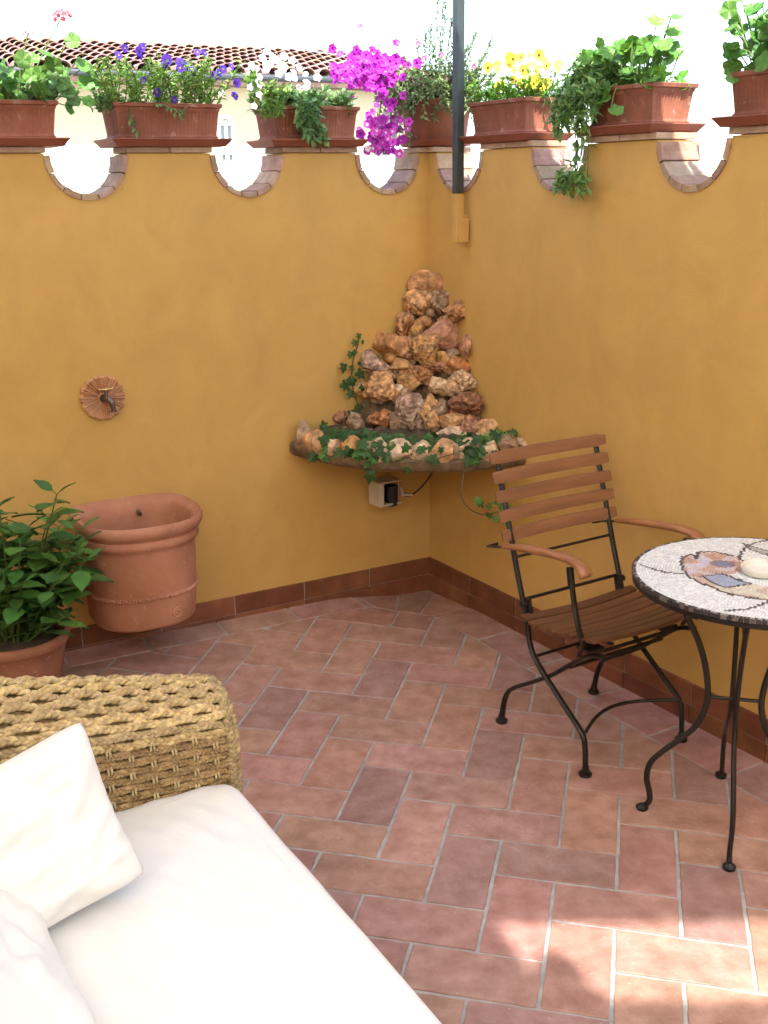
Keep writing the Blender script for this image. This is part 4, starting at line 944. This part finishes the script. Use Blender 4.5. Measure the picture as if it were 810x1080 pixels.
for px, py, L_ in ((379, 355, .028), (375, 362, .03), (383, 362, .018), (370, 374, .032), (375, 373, .025), (363, 387, .04), (371, 389, .03), (378, 385, .022), (361, 407, .045), (368, 402, .04), (377, 395, .045), (374, 402, .04), (371, 415, .04), (380, 410, .03), (376, 430, .03), (384, 428, .04), (392, 424, .035), (388, 434, .04), (378, 437, .04), (370, 436, .035), (398, 402, .035)):
    q = onwall(px, py - 3, -.03); leaf(b, q, Vector((random.uniform(-.8, .8), -.2, -.7)), Vector((random.uniform(-.3, .3), -1, .45)), L_, L_, green(gi, .35), 'ivy', .1)
st.build('stem', MT['stem'], tv, smooth=True); b.build('foliage', MT['leaf'], tv)

# junction box below the shelf
q0 = atz(405, 520, .585); q0 = CAM + (ray(408, 518)) * ((C0 + nL * (-.07) - CAM).dot(nL) / ray(408, 518).dot(nL))
t = thing('pump_socket_box', 'small open off-white electric box with a black plug fixed under the corner shelf', 'electric box', q0, AZL + .1)
b = MB(); w_, h_, d_ = .095, .100, .080
b.box((-w_ / 2 - .004, 0, 0), (.022, d_, h_)); b.box((0, 0, -h_ / 2 + .004), (w_, d_, .008)); b.box((0, d_ / 2 - .002, .004), (w_, .006, h_ - .008)); b.box((w_ / 2 - .004, .01, .012), (.006, d_ - .02, h_ * .7)); b.box((.0, .0, h_ / 2 - .002), (w_, d_, .006))
b.build('box', MT['plastic'], t, bevel=.0015)
b = MB(); b.box((w_ / 2 + .035, -.01, -.025), (.06, .035, .008), rot=Matrix.Rotation(.15, 3, 'Y')); b.box((w_ / 2 + .012, -.012, -.008), (.008, .03, .04), rot=Matrix.Rotation(-.35, 3, 'Y')); b.build('cover_flap', MT['plastic'], t, bevel=.001)
b = MB(); b.tube([(.012, -.014, .025), (.012, -.014, -.052), (.012, -.014, -.060)], [.028, .028, .020], 20); b.build('plug', MT['black'], t, smooth=True)
b = MB(); b.tube(catmull([(.05, -.02, -.02), (.10, -.02, -.032), (.15, -.02, -.012), (.19, -.03, .03), (.215, -.04, .075)], 6), .0035, 8); b.build('cable', MT['black'], t, smooth=True)

# ---------------------------------------------------------------- folding armchair
A0_ = Vector((.367, 3.170, 0)); ax = math.atan2(-.850, .527)
t = thing('garden_armchair', 'folding garden armchair of dark iron with teak slats, between the wall and the mosaic table', 'chair', (A0_.x, A0_.y, gz(A0_.x, A0_.y) + .004), ax)
exx, eyy = Vector((.527, -.850, 0)), Vector((.850, .527, 0))
def fz(u, v): q = A0_ + exx * u + eyy * v; return gz(q.x, q.y) - gz(A0_.x, A0_.y)
VW = .395
fl_path = [(-.050, .885), (-.004, .740), (.026, .65), (.061, .54), (.100, .43), (.118, .375), (.136, .31), (.178, .264), (.245, .216), (.315, .168), (.375, .126), (.389, .09), (.393, .05), (.395, .006)]
rl_path = [(.0, .006), (.006, .05), (.014, .085), (.030, .118), (.058, .145), (.14, .195), (.222, .25), (.308, .319), (.37, .365), (.43, .385)]
for v in (0, VW):
    b = MB(); b.tube(catmull([(u, v, z + (fz(u, v) if z < .1 else 0)) for u, z in fl_path], 4), .0095, 10, flat=(1, .75)); b.build('front_leg', MT['iron'], t, smooth=True)
    b = MB(); b.tube(catmull([(u, v + (.017 if v == 0 else -.017) * sm(.03, .1, u), z + (fz(u, v) if z < .1 else 0)) for u, z in rl_path], 4), .0098, 10, flat=(1.15, .7)); b.build('rear_leg', MT['iron'], t, smooth=True)
    for u in (0, .395):
        b = MB(); b.lathe([(.010, .030), (.012, .012), (.019, .010), (.0195, .003), (.017, 0)], 20, c=(u, v, fz(u, v)), cap0=True, cap1=True); b.build('foot', MT['iron'], t, smooth=True)
b = MB()
for u, z, r in ((.050, .575, .0045), (.093, .452, .0055), (.150, .285, .005)): b.tube([(u, 0, z), (u, VW, z)], r, 8)
b.tube([(.300, .01, .305), (.300, VW - .01, .305)], .006, 8)
b.tube([(.36, .01, .36), (.36, VW - .01, .36)], .006, 8)
P = [(.385 - .085 * math.sin(math.pi * k / 16), VW * k / 16, .128 + .0 * k) for k in range(17)]; b.tube(P, .0058, 8)
b.build('cross_bars', MT['iron'], t, smooth=True)
for v in (.0, VW):
    b = MB(); b.box((.104, v + (.012 if v == 0 else -.012), .43), (.028, .012, .05), rot=Matrix.Rotation(-.25, 3, 'Y')); b.tube([(.10, v - .012, .44), (.10, v + .012, .44)], .011, 12); b.build('hinge', MT['iron'], t, bevel=.002)
    b = MB(); b.box((.34, .05 if v == 0 else VW - .05, .372), (.06, .06, .012)); b.build('seat_bracket', MT['iron'], t, bevel=.002)
# back slats
for i, s_ in enumerate((0, 1, 2, 3, 4)):
    z = .868 - .0565 * s_; u = -.044 + (.868 - z) * .29 + .010
    b = MB(); sec = 14
    rings = []
    for k in range(sec + 1):
        v = -.034 + (VW + .068) * k / sec; bow = -.012 * math.sin(math.pi * k / sec) ; 
        hh, th = .0178, .0062; e = 0 if 0 < k < sec else .003
        ring = []
        for (a, c) in ((-1, -1), (-.6, -1.25), (.6, -1.25), (1, -1), (1, 1), (.6, 1.25), (-.6, 1.25), (-1, 1)):
            ring.append(Vector((u + bow + c * (th - e) * .8 - a * hh * .27, v, z + a * (hh - e))))
        rings.append(ring)
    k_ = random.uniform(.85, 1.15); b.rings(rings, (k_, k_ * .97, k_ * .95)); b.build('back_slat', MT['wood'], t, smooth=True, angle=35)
# seat slats
def seatz(u): return .411 - .008 * math.sin(min(1, max(0, (u - .12) / .14)) * math.pi) + .030 * sm(.24, .46, u)
for i in range(8):
    u = .130 + i * .0415; z = seatz(u); sl = math.atan2(seatz(u + .01) - seatz(u - .01), .02); b = MB(); rings = []; sec = 14
    for k in range(sec + 1):
        v = -.030 + (VW + .060) * k / sec; dip = -.012 * math.sin(math.pi * k / sec); hw, th = .0176, .0062
        e = 0 if 0 < k < sec else .003; ring = []
        for (a, c) in ((-1, -.6), (-.9, -1), (.9, -1), (1, -.6), (1, .6), (.9, 1), (-.9, 1), (-1, .6)):
            x, zz = a * (hw - e), c * (th - e * .5); ring.append(Vector((u + x * math.cos(sl) - zz * math.sin(sl), v, z + dip + x * math.sin(sl) + zz * math.cos(sl))))
        rings.append(ring)
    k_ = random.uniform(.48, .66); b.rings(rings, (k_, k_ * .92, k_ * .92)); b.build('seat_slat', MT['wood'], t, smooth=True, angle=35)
b = MB()
for v in (.03, VW - .03): b.tube(catmull([(u, v, seatz(u) - .013) for u in (.11, .18, .25, .32, .39, .45)], 4), .006, 8, flat=(.8, 1.2))
b.build('seat_rails', MT['iron'], t, smooth=True)
for sgn, v in ((-1, -.032), (1, VW + .032)):
    b = MB(); P = catmull([(.035, v, .612), (.09, v, .624), (.17, v, .638), (.26, v, .650), (.335, v, .655), (.378, v, .646), (.402, v, .622)], 5); n_ = len(P)
    b.tube(P, [.0105 + .006 * sm(0, .35, k / n_) + .003 * sm(.6, .95, k / n_) - (.007 if k == n_ - 1 else 0) - (.004 if k == 0 else 0) for k in range(n_)], 14, flat=(.72, 1.15)); 
    b.build('armrest', MT['armwood'], t, smooth=True, angle=60)
    b = MB(); b.tube([(-.040, v, .592), (.0, v, .600), (.055, v, .616)], .0062, 8, flat=(.6, 1.4)); b.tube([(-.038, v, .592), (-.036, v - sgn * .034, .594)], .005, 8); b.build('arm_pivot', MT['iron'], t, smooth=True); b = MB()
    b.tube(catmull([(.335, v, .632), (.345, v, .580), (.360, v, .52), (.380, v * .97 if sgn > 0 else v, .46), (.385, v - sgn * .01, .42), (.36, v - sgn * .022, .368)], 5), [.0085] * 26, 9, flat=(1.1, .7)); b.tube([(.333, v, .632), (.342, v, .582)], .0105, 10)
    b.build('arm_bracket', MT['iron'], t, smooth=True)

# ---------------------------------------------------------------- mosaic table
TC = Vector((.925, 2.597, 0)); tz = gz(TC.x, TC.y) + .004
t = thing('mosaic_table', 'round bistro table with white mosaic top and curved dark iron legs', 'table', (TC.x, TC.y, 0), 0)
ZTB = .690; RT_ = .309; OFF = Vector((.018, .0, 0))
palette = [(-.172, .088), (-.151, .147), (-.122, .163), (-.12, .127), (-.099, .183), (-.055, .185), (-.009, .139), (.004, .072), (-.022, .023), (-.069, .008), (-.113, .006), (-.145, -.006), (-.161, -.012), (-.174, .009)]
body = [(-.172, .088), (-.174, .009), (-.161, -.012), (-.145, -.006), (-.113, -.088), (-.041, -.065), (-.002, -.086), (-.032, -.173), (-.074, -.153), (-.111, -.126), (-.152, -.066), (-.176, .002)]
quad = [(-.145, -.006), (-.087, .012), (-.041, -.065), (-.113, -.088)]
LN = [[(-.275, .086), (-.253, .056), (-.227, .026), (-.177, .014)], [(-.004, .132), (.015, .177), (.05, .23), (.091, .261), (.122, .276)], [(-.036, -.185), (-.077, -.217), (-.108, -.232), (-.154, -.239)],
      [(-.172, .088), (-.18, -.004), (-.152, -.066), (-.113, -.132), (-.075, -.157), (-.032, -.173), (.03, -.17), (.10, -.13), (.16, -.06), (.17, .02), (.13, .09)], palette[:9], quad + quad[:1], [(.043, .247), (.047, .191), (.076, .143), (.089, .181), (.065, .214), (.043, .247)]]
def inside(P, x, y):
    r = False
    for i in range(len(P)):
        x1, y1 = P[i]; x2, y2 = P[(i + 1) % len(P)]
        if (y1 > y) != (y2 > y) and x < (x2 - x1) * (y - y1) / (y2 - y1) + x1: r = not r
    return r
def dseg(P, x, y):
    m = 9
    for a, c in zip(P[:-1], P[1:]):
        dx, dy = c[0] - a[0], c[1] - a[1]; k = max(0, min(1, ((x - a[0]) * dx + (y - a[1]) * dy) / (dx * dx + dy * dy + 1e-12))); m = min(m, math.hypot(x - a[0] - dx * k, y - a[1] - dy * k))
    return m
def mcol(x, y):
    r = math.hypot(x, y); j = random.uniform(.85, 1.1)
    if r > RT_ - .0085: return tuple(c * j for c in ((.045, .04, .045) if random.random() < .72 else (.35, .34, .36)))
    if min(dseg(L_, x, y) for L_ in LN) < .0042: return tuple(c * j for c in (.10, .085, .095))
    if math.hypot((x + .063) / 1.2, y - .085) < .020: return tuple(c * j for c in (.22, .25, .40))
    if math.hypot((x + .063) / 1.2, y - .085) < .027: return tuple(c * j for c in (.35, .20, .19))
    if inside(quad, x, y): return tuple(c * j for c in (.38, .44, .60))
    if inside(palette, x, y):
        k = noise.noise(Vector((x * 22, y * 22, 0)))
        return tuple(c * j for c in ((.58, .36, .30) if k > .05 else (.62, .58, .72) if k < -.15 else (.70, .55, .50)))
    if inside(LN[6], x, y): return tuple(c * j for c in (.45, .45, .45))
    if inside(body, x, y): return tuple(c * j for c in ((.66, .50, .42) if noise.noise(Vector((x * 30, y * 30, 5))) > .05 else (.72, .68, .55)))
    k = random.random(); return tuple(c * j for c in ((.84, .86, .87) if k < .84 else (.72, .76, .80) if k < .95 else (.80, .77, .70)))
b = MB(); b.lathe([(.0, -.016), (RT_ - .004, -.016), (RT_ - .001, -.012), (RT_ - .001, -.002), (RT_ - .003, .0), (0, .0)], 96, cap0=False); b.build('tabletop', MT['mgrout'], t, smooth=True, loc=(OFF.x, OFF.y, ZTB))
b = MB(); rr = RT_ - .0045; first = True
def tess(x, y, a, sx, sy):
    col = mcol(x, y); ca, sa = math.cos(a), math.sin(a); tl = random.uniform(-.0003, .0003); tw = random.uniform(-.06, .06); ca, sa = math.cos(a + tw), math.sin(a + tw)
    P = [(-sx / 2, -sy / 2), (sx / 2, -sy / 2), (sx / 2, sy / 2), (-sx / 2, sy / 2)]; jj = .0004
    P = [(px + random.uniform(-jj, jj), py + random.uniform(-jj, jj)) for px, py in P]
    v = [(x + px * ca - py * sa, y + px * sa + py * ca, -.0005) for px, py in P] + [(x + px * .9 * ca - py * .9 * sa, y + px * .9 * sa + py * .9 * ca, .0012 + random.uniform(-.0002, .0002)) for px, py in P]
    b.add(v, [(4, 5, 6, 7), (0, 1, 5, 4), (1, 2, 6, 5), (2, 3, 7, 6), (3, 0, 4, 7)], col)
while rr > .006:
    n = int(2 * math.pi * rr / .0082); ph = random.random()
    for k in range(n):
        a = 2 * math.pi * (k + ph) / n; tess(rr * math.cos(a), rr * math.sin(a), a, .0062, 2 * math.pi * rr / n - .0012)
    rr -= .0075
b.build('mosaic', MT['mosaic'], t, loc=(OFF.x, OFF.y, ZTB))
b = MB(); nn_ = 150
for k in range(nn_):
    a = 2 * math.pi * k / nn_; j = random.uniform(.7, 1.2); c_ = (.05 * j, .042 * j, .042 * j) if random.random() < .75 else (.16 * j, .13 * j, .12 * j)
    b.box(((RT_ + .0008) * math.cos(a), (RT_ + .0008) * math.sin(a), -.0055), (.004, 2 * math.pi * RT_ / nn_ - .0012, .010), c_, rot=Matrix.Rotation(a, 3, 'Z'))
b.build('edge_tiles', MT['mosaic'], t, loc=(OFF.x, OFF.y, ZTB))
b = MB(); b.lathe([(RT_ - .03, -.022), (RT_ + .001, -.024), (RT_ + .002, -.0125), (RT_ - .002, -.0120)], 96); b.lathe([(RT_ - .03, -.022), (RT_ - .03, -.0165)], 96); b.build('iron_rim', MT['iron'], t, smooth=True, loc=(OFF.x, OFF.y, ZTB), angle=50)
FEET = [(.694, 2.652), (.852, 2.367), (1.127, 2.542), (.969, 2.827)]; lc = Vector((.910, 2.597, 0))
prof = [(.20, .668), (.165, .622), (.138, .578), (.100, .503), (.076, .425), (.068, .344), (.090, .272), (.135, .222), (.178, .180), (.204, .145), (.211, .100), (.202, .060), (.200, .030), (.218, .008)]
for (fx, fy) in FEET:
    d = Vector((fx, fy, 0)) - lc; Lr = d.length; d.normalize(); g0 = gz(fx, fy) + .004
    P = catmull([lc - TC + d * (r * Lr / .223) + Vector((0, 0, z + (g0 if z < .2 else g0 * (1 - (z - .2) / .5) if z < .6 else 0))) for r, z in prof], 4)
    b = MB(); b.tube(P, .0082, 10, flat=(1, .85)); b.build('leg', MT['iron'], t, smooth=True)
    b = MB(); e = P[-1]; b.lathe([(.006, .016), (.012, .010), (.017, .007), (.017, .001), (.013, -.004)], 16, c=(e.x, e.y, g0 + .004), cap0=True, cap1=True); b.build('foot', MT['iron'], t, smooth=True)
b = MB()
for z in (.575, .345):
    r_ = .138 if z > .5 else .070
    for i in (0, 1):
        fa, fb = FEET[i], FEET[i + 2]; d = (Vector((fa[0], fa[1], 0)) - lc).normalized(); d2 = (Vector((fb[0], fb[1], 0)) - lc).normalized(); c_ = lc - TC
        b.tube([c_ + d * r_ + Vector((0, 0, z + .004 * i)), c_ + d2 * r_ + Vector((0, 0, z + .004 * i))], .0052, 8)
b.build('stretchers', MT['iron'], t, smooth=True)
# ashtray
q = atz(803, 604, ZTB + .003)
t = thing('ashtray', 'small round white ceramic ashtray with notched rim on the mosaic table', 'ashtray', (q.x, q.y, ZTB + .0016), 0)
b = MB(); b.lathe([(.034, 0), (.046, .001), (.050, .005), (.0515, .017), (.050, .022), (.047, .023), (.044, .019), (.042, .008), (.035, .004), (0, .004)], 72, cap0=True)
for i, v in enumerate(b.v):
    a = math.degrees(math.atan2(v[1], v[0])) % 120
    if v[2] > .016 and min(abs(a - 50), 99) < 9: b.v[i] = (v[0], v[1], .014)
b.build('bowl', MT['ceramic'], t, smooth=True, angle=60)

# ---------------------------------------------------------------- wicker sofa
SO = Vector((-.345, 2.125, 0)); SAZ = math.atan2(-.500, -.866)
t = thing('wicker_sofa', 'braided wicker sofa with rolled arm and white seat cushion in the lower left', 'sofa', SO, SAZ)
def plait(b, P, W, Hh, nrms, pitch=.034, r=.0042, ph0=0, col=(1, 1, 1)):
    # three strand plait along the polyline P
    n = len(P); acc = [0]
    for i in range(1, n): acc.append(acc[-1] + (P[i] - P[i - 1]).length)
    tot = acc[-1]; m = int(tot / .0036); k = 0
    samp = []
    for j in range(m + 1):
        s_ = tot * j / m
        while k < n - 2 and acc[k + 1] < s_: k += 1
        u = (s_ - acc[k]) / max(1e-9, acc[k + 1] - acc[k]); samp.append((P[k].lerp(P[k + 1], u), (P[k + 1] - P[k]).normalized(), nrms[k].lerp(nrms[k + 1], u).normalized(), s_))
    for st_ in range(3):
        c = random.uniform(.75, 1.15); cc_ = (col[0] * c, col[1] * c * random.uniform(.95, 1.03), col[2] * c * random.uniform(.85, 1.1)); Q = []
        for p, tg, n_, s_ in samp:
            a = s_ / pitch * 2 * math.pi + st_ * 2 * math.pi / 3 + ph0; side = tg.cross(n_); Q.append(p + side * (W * math.sin(a)) + n_ * (Hh * math.sin(2 * a)))
        b.tube(Q, r, 6, cc_)
XD = .78
def armh(x): return .600 + .235 * min(x, .45)
# profile around the arm: inner foot -> up -> roll over -> outer side, for a given x
def aprof(x):
    h = armh(x); return catmull([(.0, .28), (.004, .40), (.006, h - .115), (-.001, h - .070), (-.022, h - .028), (-.062, h - .004), (-.108, h), (-.152, h - .012), (-.188, h - .042), (-.204, h - .085), (-.202, h - .15), (-.198, h - .24), (-.196, .24), (-.194, .10)], 6) if False else None
def arm_curve(x):
    h = armh(x); K = [(.0, .24), (.003, .36), (.005, h - .110), (-.002, h - .068), (-.022, h - .030), (-.060, h - .006), (-.105, h), (-.148, h - .010), (-.182, h - .038), (-.200, h - .085), (-.200, h - .16), (-.196, .28), (-.194, .10)]
    return catmull([(x, y, z) for y, z in K], 8)
def resample(C_, n):
    L = [0]
    for i in range(1, len(C_)): L.append(L[-1] + (C_[i] - C_[i - 1]).length)
    out = []; k = 0
    for j in range(n):
        s_ = L[-1] * j / (n - 1)
        while k < len(C_) - 2 and L[k + 1] < s_: k += 1
        out.append(C_[k].lerp(C_[k + 1], (s_ - L[k]) / max(1e-9, L[k + 1] - L[k])))
    return out
NR = 56; xs = [-.012 + (XD + .0) * i / 34 for i in range(35)]
G = [resample(arm_curve(x), NR) for x in xs]
def gn(i, j):
    a = G[i][min(j + 1, NR - 1)] - G[i][max(j - 1, 0)]; c = G[min(i + 1, 34)][j] - G[max(i - 1, 0)][j]; n = c.cross(a); n.normalize(); return -n if n.dot(Vector((0, -.1, .3)) - (G[i][j])) > 0 else n
cen = lambda x: Vector((x, -.10, armh(x) - .16))
def nrm(i, j):
    a = G[i][min(j + 1, NR - 1)] - G[i][max(j - 1, 0)]; c = G[min(i + 1, 34)][j] - G[max(i - 1, 0)][j]; n = c.cross(a).normalized()
    q = G[i][j] - Vector((G[i][j].x, -.10, min(G[i][j].z, armh(xs[i]) - .1)))
    return n if n.dot(q) > 0 else -n
arm = MB(); core = MB()
core.rings([[G[i][j] - nrm(i, j) * .009 for j in range(NR)] for i in range(35)], (1, 1, 1), 0, True, True, closed=False)
ao = core.build('arm', MT['wickercore'], t, smooth=True)
for j in range(1, NR - 1):
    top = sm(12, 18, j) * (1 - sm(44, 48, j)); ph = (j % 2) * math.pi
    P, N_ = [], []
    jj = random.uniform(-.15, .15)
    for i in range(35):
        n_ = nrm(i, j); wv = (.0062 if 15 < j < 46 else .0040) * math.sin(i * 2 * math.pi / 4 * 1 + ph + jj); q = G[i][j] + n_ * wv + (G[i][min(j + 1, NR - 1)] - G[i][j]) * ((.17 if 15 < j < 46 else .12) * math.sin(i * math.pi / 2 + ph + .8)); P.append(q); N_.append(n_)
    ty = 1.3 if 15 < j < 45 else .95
    plait(arm, P, .0054, .0032, N_, .046 if ty > 1 else .030, .0052 if ty > 1 else .0044, random.random() * 6, (1.0 * ty, .97 * ty, .86 * ty) if ty > 1 else (ty * .92, ty * .80, ty * .66))  # rows on the roll tinted lighter, side rows darker, imitating light from above
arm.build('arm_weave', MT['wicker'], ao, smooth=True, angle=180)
stk = MB()
for i in range(2, 34, 2):
    for j0 in range(1, NR - 2, 2):
        jj = j0 + (i // 2 % 2)
        if jj + 1 >= NR or 15 < jj < 46: continue
        P = [G[i][jj] + nrm(i, jj) * .004, (G[i][jj] + G[i][jj + 1]) / 2 + nrm(i, jj) * .0095, G[i][jj + 1] + nrm(i, jj) * .004]
        for dx in (-.0035, .0035): stk.tube([p + Vector((dx, 0, 0)) for p in P], .0026, 6, (1.15, 1.15, 1.1))
stk.build('arm_stakes', MT['wicker'], ao, smooth=True, angle=180)
# braided edge at the arm's front end and its end face
ed = MB()
for off_, k in ((-.014, 0), (-.003, 1)):
    P = resample(arm_curve(0), 90); P = [p + Vector((off_, 0, 0)) for p in P]; N_ = []
    for j in range(90):
        a = P[min(j + 1, 89)] - P[max(j - 1, 0)]; n_ = Vector((1, 0, 0)).cross(a).normalized(); q = P[j] - Vector((P[j].x, -.10, min(P[j].z, .50))); N_.append(n_ if n_.dot(q) > 0 else -n_)
    P = [p + n_ * (.003 if k else -.001) for p, n_ in zip(P, N_)]
    plait(ed, P, .0062, .0036, N_, .032, .0050, k * 2, (1.0, .97, .9))
for r_ in range(1, 9):
    P = resample(arm_curve(0), 60); P = [Vector((-.016, -.10 + (p.y + .10) * (1 - r_ * .115), p.z - (p.z - .3) * r_ * .02)) for p in P]; plait(ed, P, .0052, .003, [Vector((-1, 0, 0))] * 60, .030, .0046, r_)
ed.build('arm_front_edge', MT['wicker'], ao, smooth=True, angle=180)
b = MB(); b.box((.38, .80, .12), (.74, 1.62, .22)); b.build('base', MT['wickercore'], t, bevel=.01)
bk = MB()
NB = 26
for j in range(NB):
    z = .25 + .021 * j; P = [Vector((.63 + .10 * (z - .25), .01 + 1.60 * i / 60, z)) for i in range(61)]; P = [p + Vector((.004 * math.sin(i * math.pi / 2 + j * math.pi), 0, 0)) for i, p in enumerate(P)]
    plait(bk, P, .0062, .0034, [Vector((-1, 0, .1))] * 61, .030, .005, j)
bc = MB(); bc.box((.70, .80, .45), (.08, 1.60, .68), rot=None); bo = bc.build('backrest', MT['wickercore'], t); bo.location = (.03, 0, 0); bk.build('backrest_weave', MT['wicker'], bo, smooth=True, angle=180, loc=(-.03, 0, 0))
# soft shapes
def soft_slab(x0, x1, y0, y1, z0, z1, r=.035, nx=36, ny=64, amp=.006, sd=0):
    b = MB(); rings = []
    def prof_(u):  # 0..1 around, returns inset, z
        return u
    levels = [(z0, r * .6), (z0 + r * .3, r * .15), (z0 + r, 0), ((z0 + z1) / 2, -.004), (z1 - r, 0), (z1 - r * .55, r * .10), (z1 - r * .2, r * .36), (z1 - r * .05, r * .7), (z1, r * 1.15)]
    per = []
    m1, m2 = nx, ny
    for k in range(m1): per.append((k / m1, 0))
    for k in range(m2): per.append((1, k / m2))
    for k in range(m1): per.append((1 - k / m1, 1))
    for k in range(m2): per.append((0, 1 - k / m2))
    def rounded(u, v, ins):
        X0, X1, Y0, Y1 = x0 + ins, x1 - ins, y0 + ins, y1 - ins; x, y = X0 + (X1 - X0) * u, Y0 + (Y1 - Y0) * v; rc = .05
        cx, cy = min(max(x, X0 + rc), X1 - rc), min(max(y, Y0 + rc), Y1 - rc); d = Vector((x - cx, y - cy))
        if d.length > rc and abs(x - cx) > 1e-6 and abs(y - cy) > 1e-6: d = d.normalized() * rc; x, y = cx + d.x, cy + d.y
        return x, y
    for z, ins in levels:
        rings.append([Vector((*rounded(u, v, ins), z + amp * noise.noise(Vector((u * 9, v * 9, z * 12 + sd))))) for u, v in per])
    b.rings(rings, (1, 1, 1), 0, True, False)
    # top grid
    last = rings[-1]; k_in = 26; prev = last
    for s_ in range(1, k_in + 1):
        f = s_ / k_in; cx, cy = (x0 + x1) / 2, (y0 + y1) / 2; cur = []
        for p in last:
            if (x1 - x0) < (y1 - y0): 
                tx, ty_ = cx, min(max(p.y, y0 + (x1 - x0) / 2), y1 - (x1 - x0) / 2)
            else: tx, ty_ = min(max(p.x, x0 + (y1 - y0) / 2), x1 - (y1 - y0) / 2), cy
            x, y = p.x + (tx - p.x) * f, p.y + (ty_ - p.y) * f
            z = z1 + .012 * sm(0, .5, f) + amp * (noise.fractal(Vector((x * 5, y * 5, sd)), 1, 2, 3) + .5 * noise.noise(Vector((x * 26 + y * 14, y * 6, sd))))
            cur.append(Vector((x, y, z)))
        b.rings([prev, cur], (1, 1, 1), 0, False, False); prev = cur
    return b
soft_slab(-.002, .62, .000, 1.62, .245, .425, sd=2).build('seat_cushion', MT['fabric'], t, smooth=True, angle=180)
def pillow(name, label, loc, mt, W_, H_, T_, sd):
    b = MB(); n = 40; vs = []; F = []
    for side in (1, -1):
        for j in range(n + 1):
            for i in range(n + 1):
                u, v = i / n * 2 - 1, j / n * 2 - 1
                pin = 1 - .085 * (1 - abs(u) ** 1.5) * abs(v) ** 4 ; pin2 = 1 - .085 * (1 - abs(v) ** 1.5) * abs(u) ** 4
                x, y = u * W_ / 2 * pin2, v * H_ / 2 * pin; e = max(0, (1 - u ** 4) * (1 - v ** 4)) ** .48; x *= 1 - .05 * abs(u) ** 8 * abs(v) ** 8; y *= 1 - .05 * abs(u) ** 8 * abs(v) ** 8
                z = T_ / 2 * e * side * (1 + .14 * noise.noise(Vector((u * 1.5 + sd, v * 1.5, side)))) 
                z += side * e * (.005 * noise.noise(Vector((u * 5, v * 5 + sd, 1))) + .014 * noise.noise(Vector((u * 2.5 + v * 6, v * 2 - u * 3 + sd, 7))))
                vs.append(mt @ Vector((x, y, z)))
        o_ = 0 if side == 1 else (n + 1) ** 2
        for j in range(n):
            for i in range(n):
                q_ = (o_ + j * (n + 1) + i, o_ + j * (n + 1) + i + 1, o_ + (j + 1) * (n + 1) + i + 1, o_ + (j + 1) * (n + 1) + i); F.append(q_ if side == 1 else q_[::-1])
    b.add(vs, F); o = b.build(name, MT['fabric'], None, smooth=True, loc=loc, angle=180)
    bm = bmesh.new(); bm.from_mesh(o.data); bmesh.ops.remove_doubles(bm, verts=bm.verts, dist=.0004); bm.to_mesh(o.data); bm.free(); o.data.shade_smooth()
    return tag(o, label, 'cushion')
def pil_frame(Acr, U, V):   # bottom front corner A, direction along bottom U, direction up V
    U = U.normalized(); V = (V - U * V.dot(U)).normalized(); N_ = U.cross(V); return Matrix((U, V, N_)).transposed()
arm_dir = Vector((-.852, -.524, 0)); 
A_ = Vector((-.434, 1.705, .455)); U = Vector((-.80, -.60, 0)); V = Vector((-.14, .03, .26)).normalized(); U = U - V * (U.dot(V) * .5); m_ = pil_frame(A_, U, V)
W1, H1 = .42, .31
cen_ = A_ + m_.col[0] * W1 / 2 + m_.col[1] * H1 / 2 + Vector((0, 0, .01))
pillow('cushion', 'white square cushion leaning on the wicker arm of the sofa', cen_, m_, W1, H1, .13, 1.3)
A_ = Vector((-.36, 1.24, .445)); U = Vector((-.35, .60, 0)); V = Vector((-.60, -.2, .42)); m_ = pil_frame(A_, U, V)
cen_ = Vector((-.66, 1.33, .565))
pillow('cushion', 'white cushion nearest the viewer, cut off by the lower left corner', cen_, m_, .46, .44, .15, 5.1)
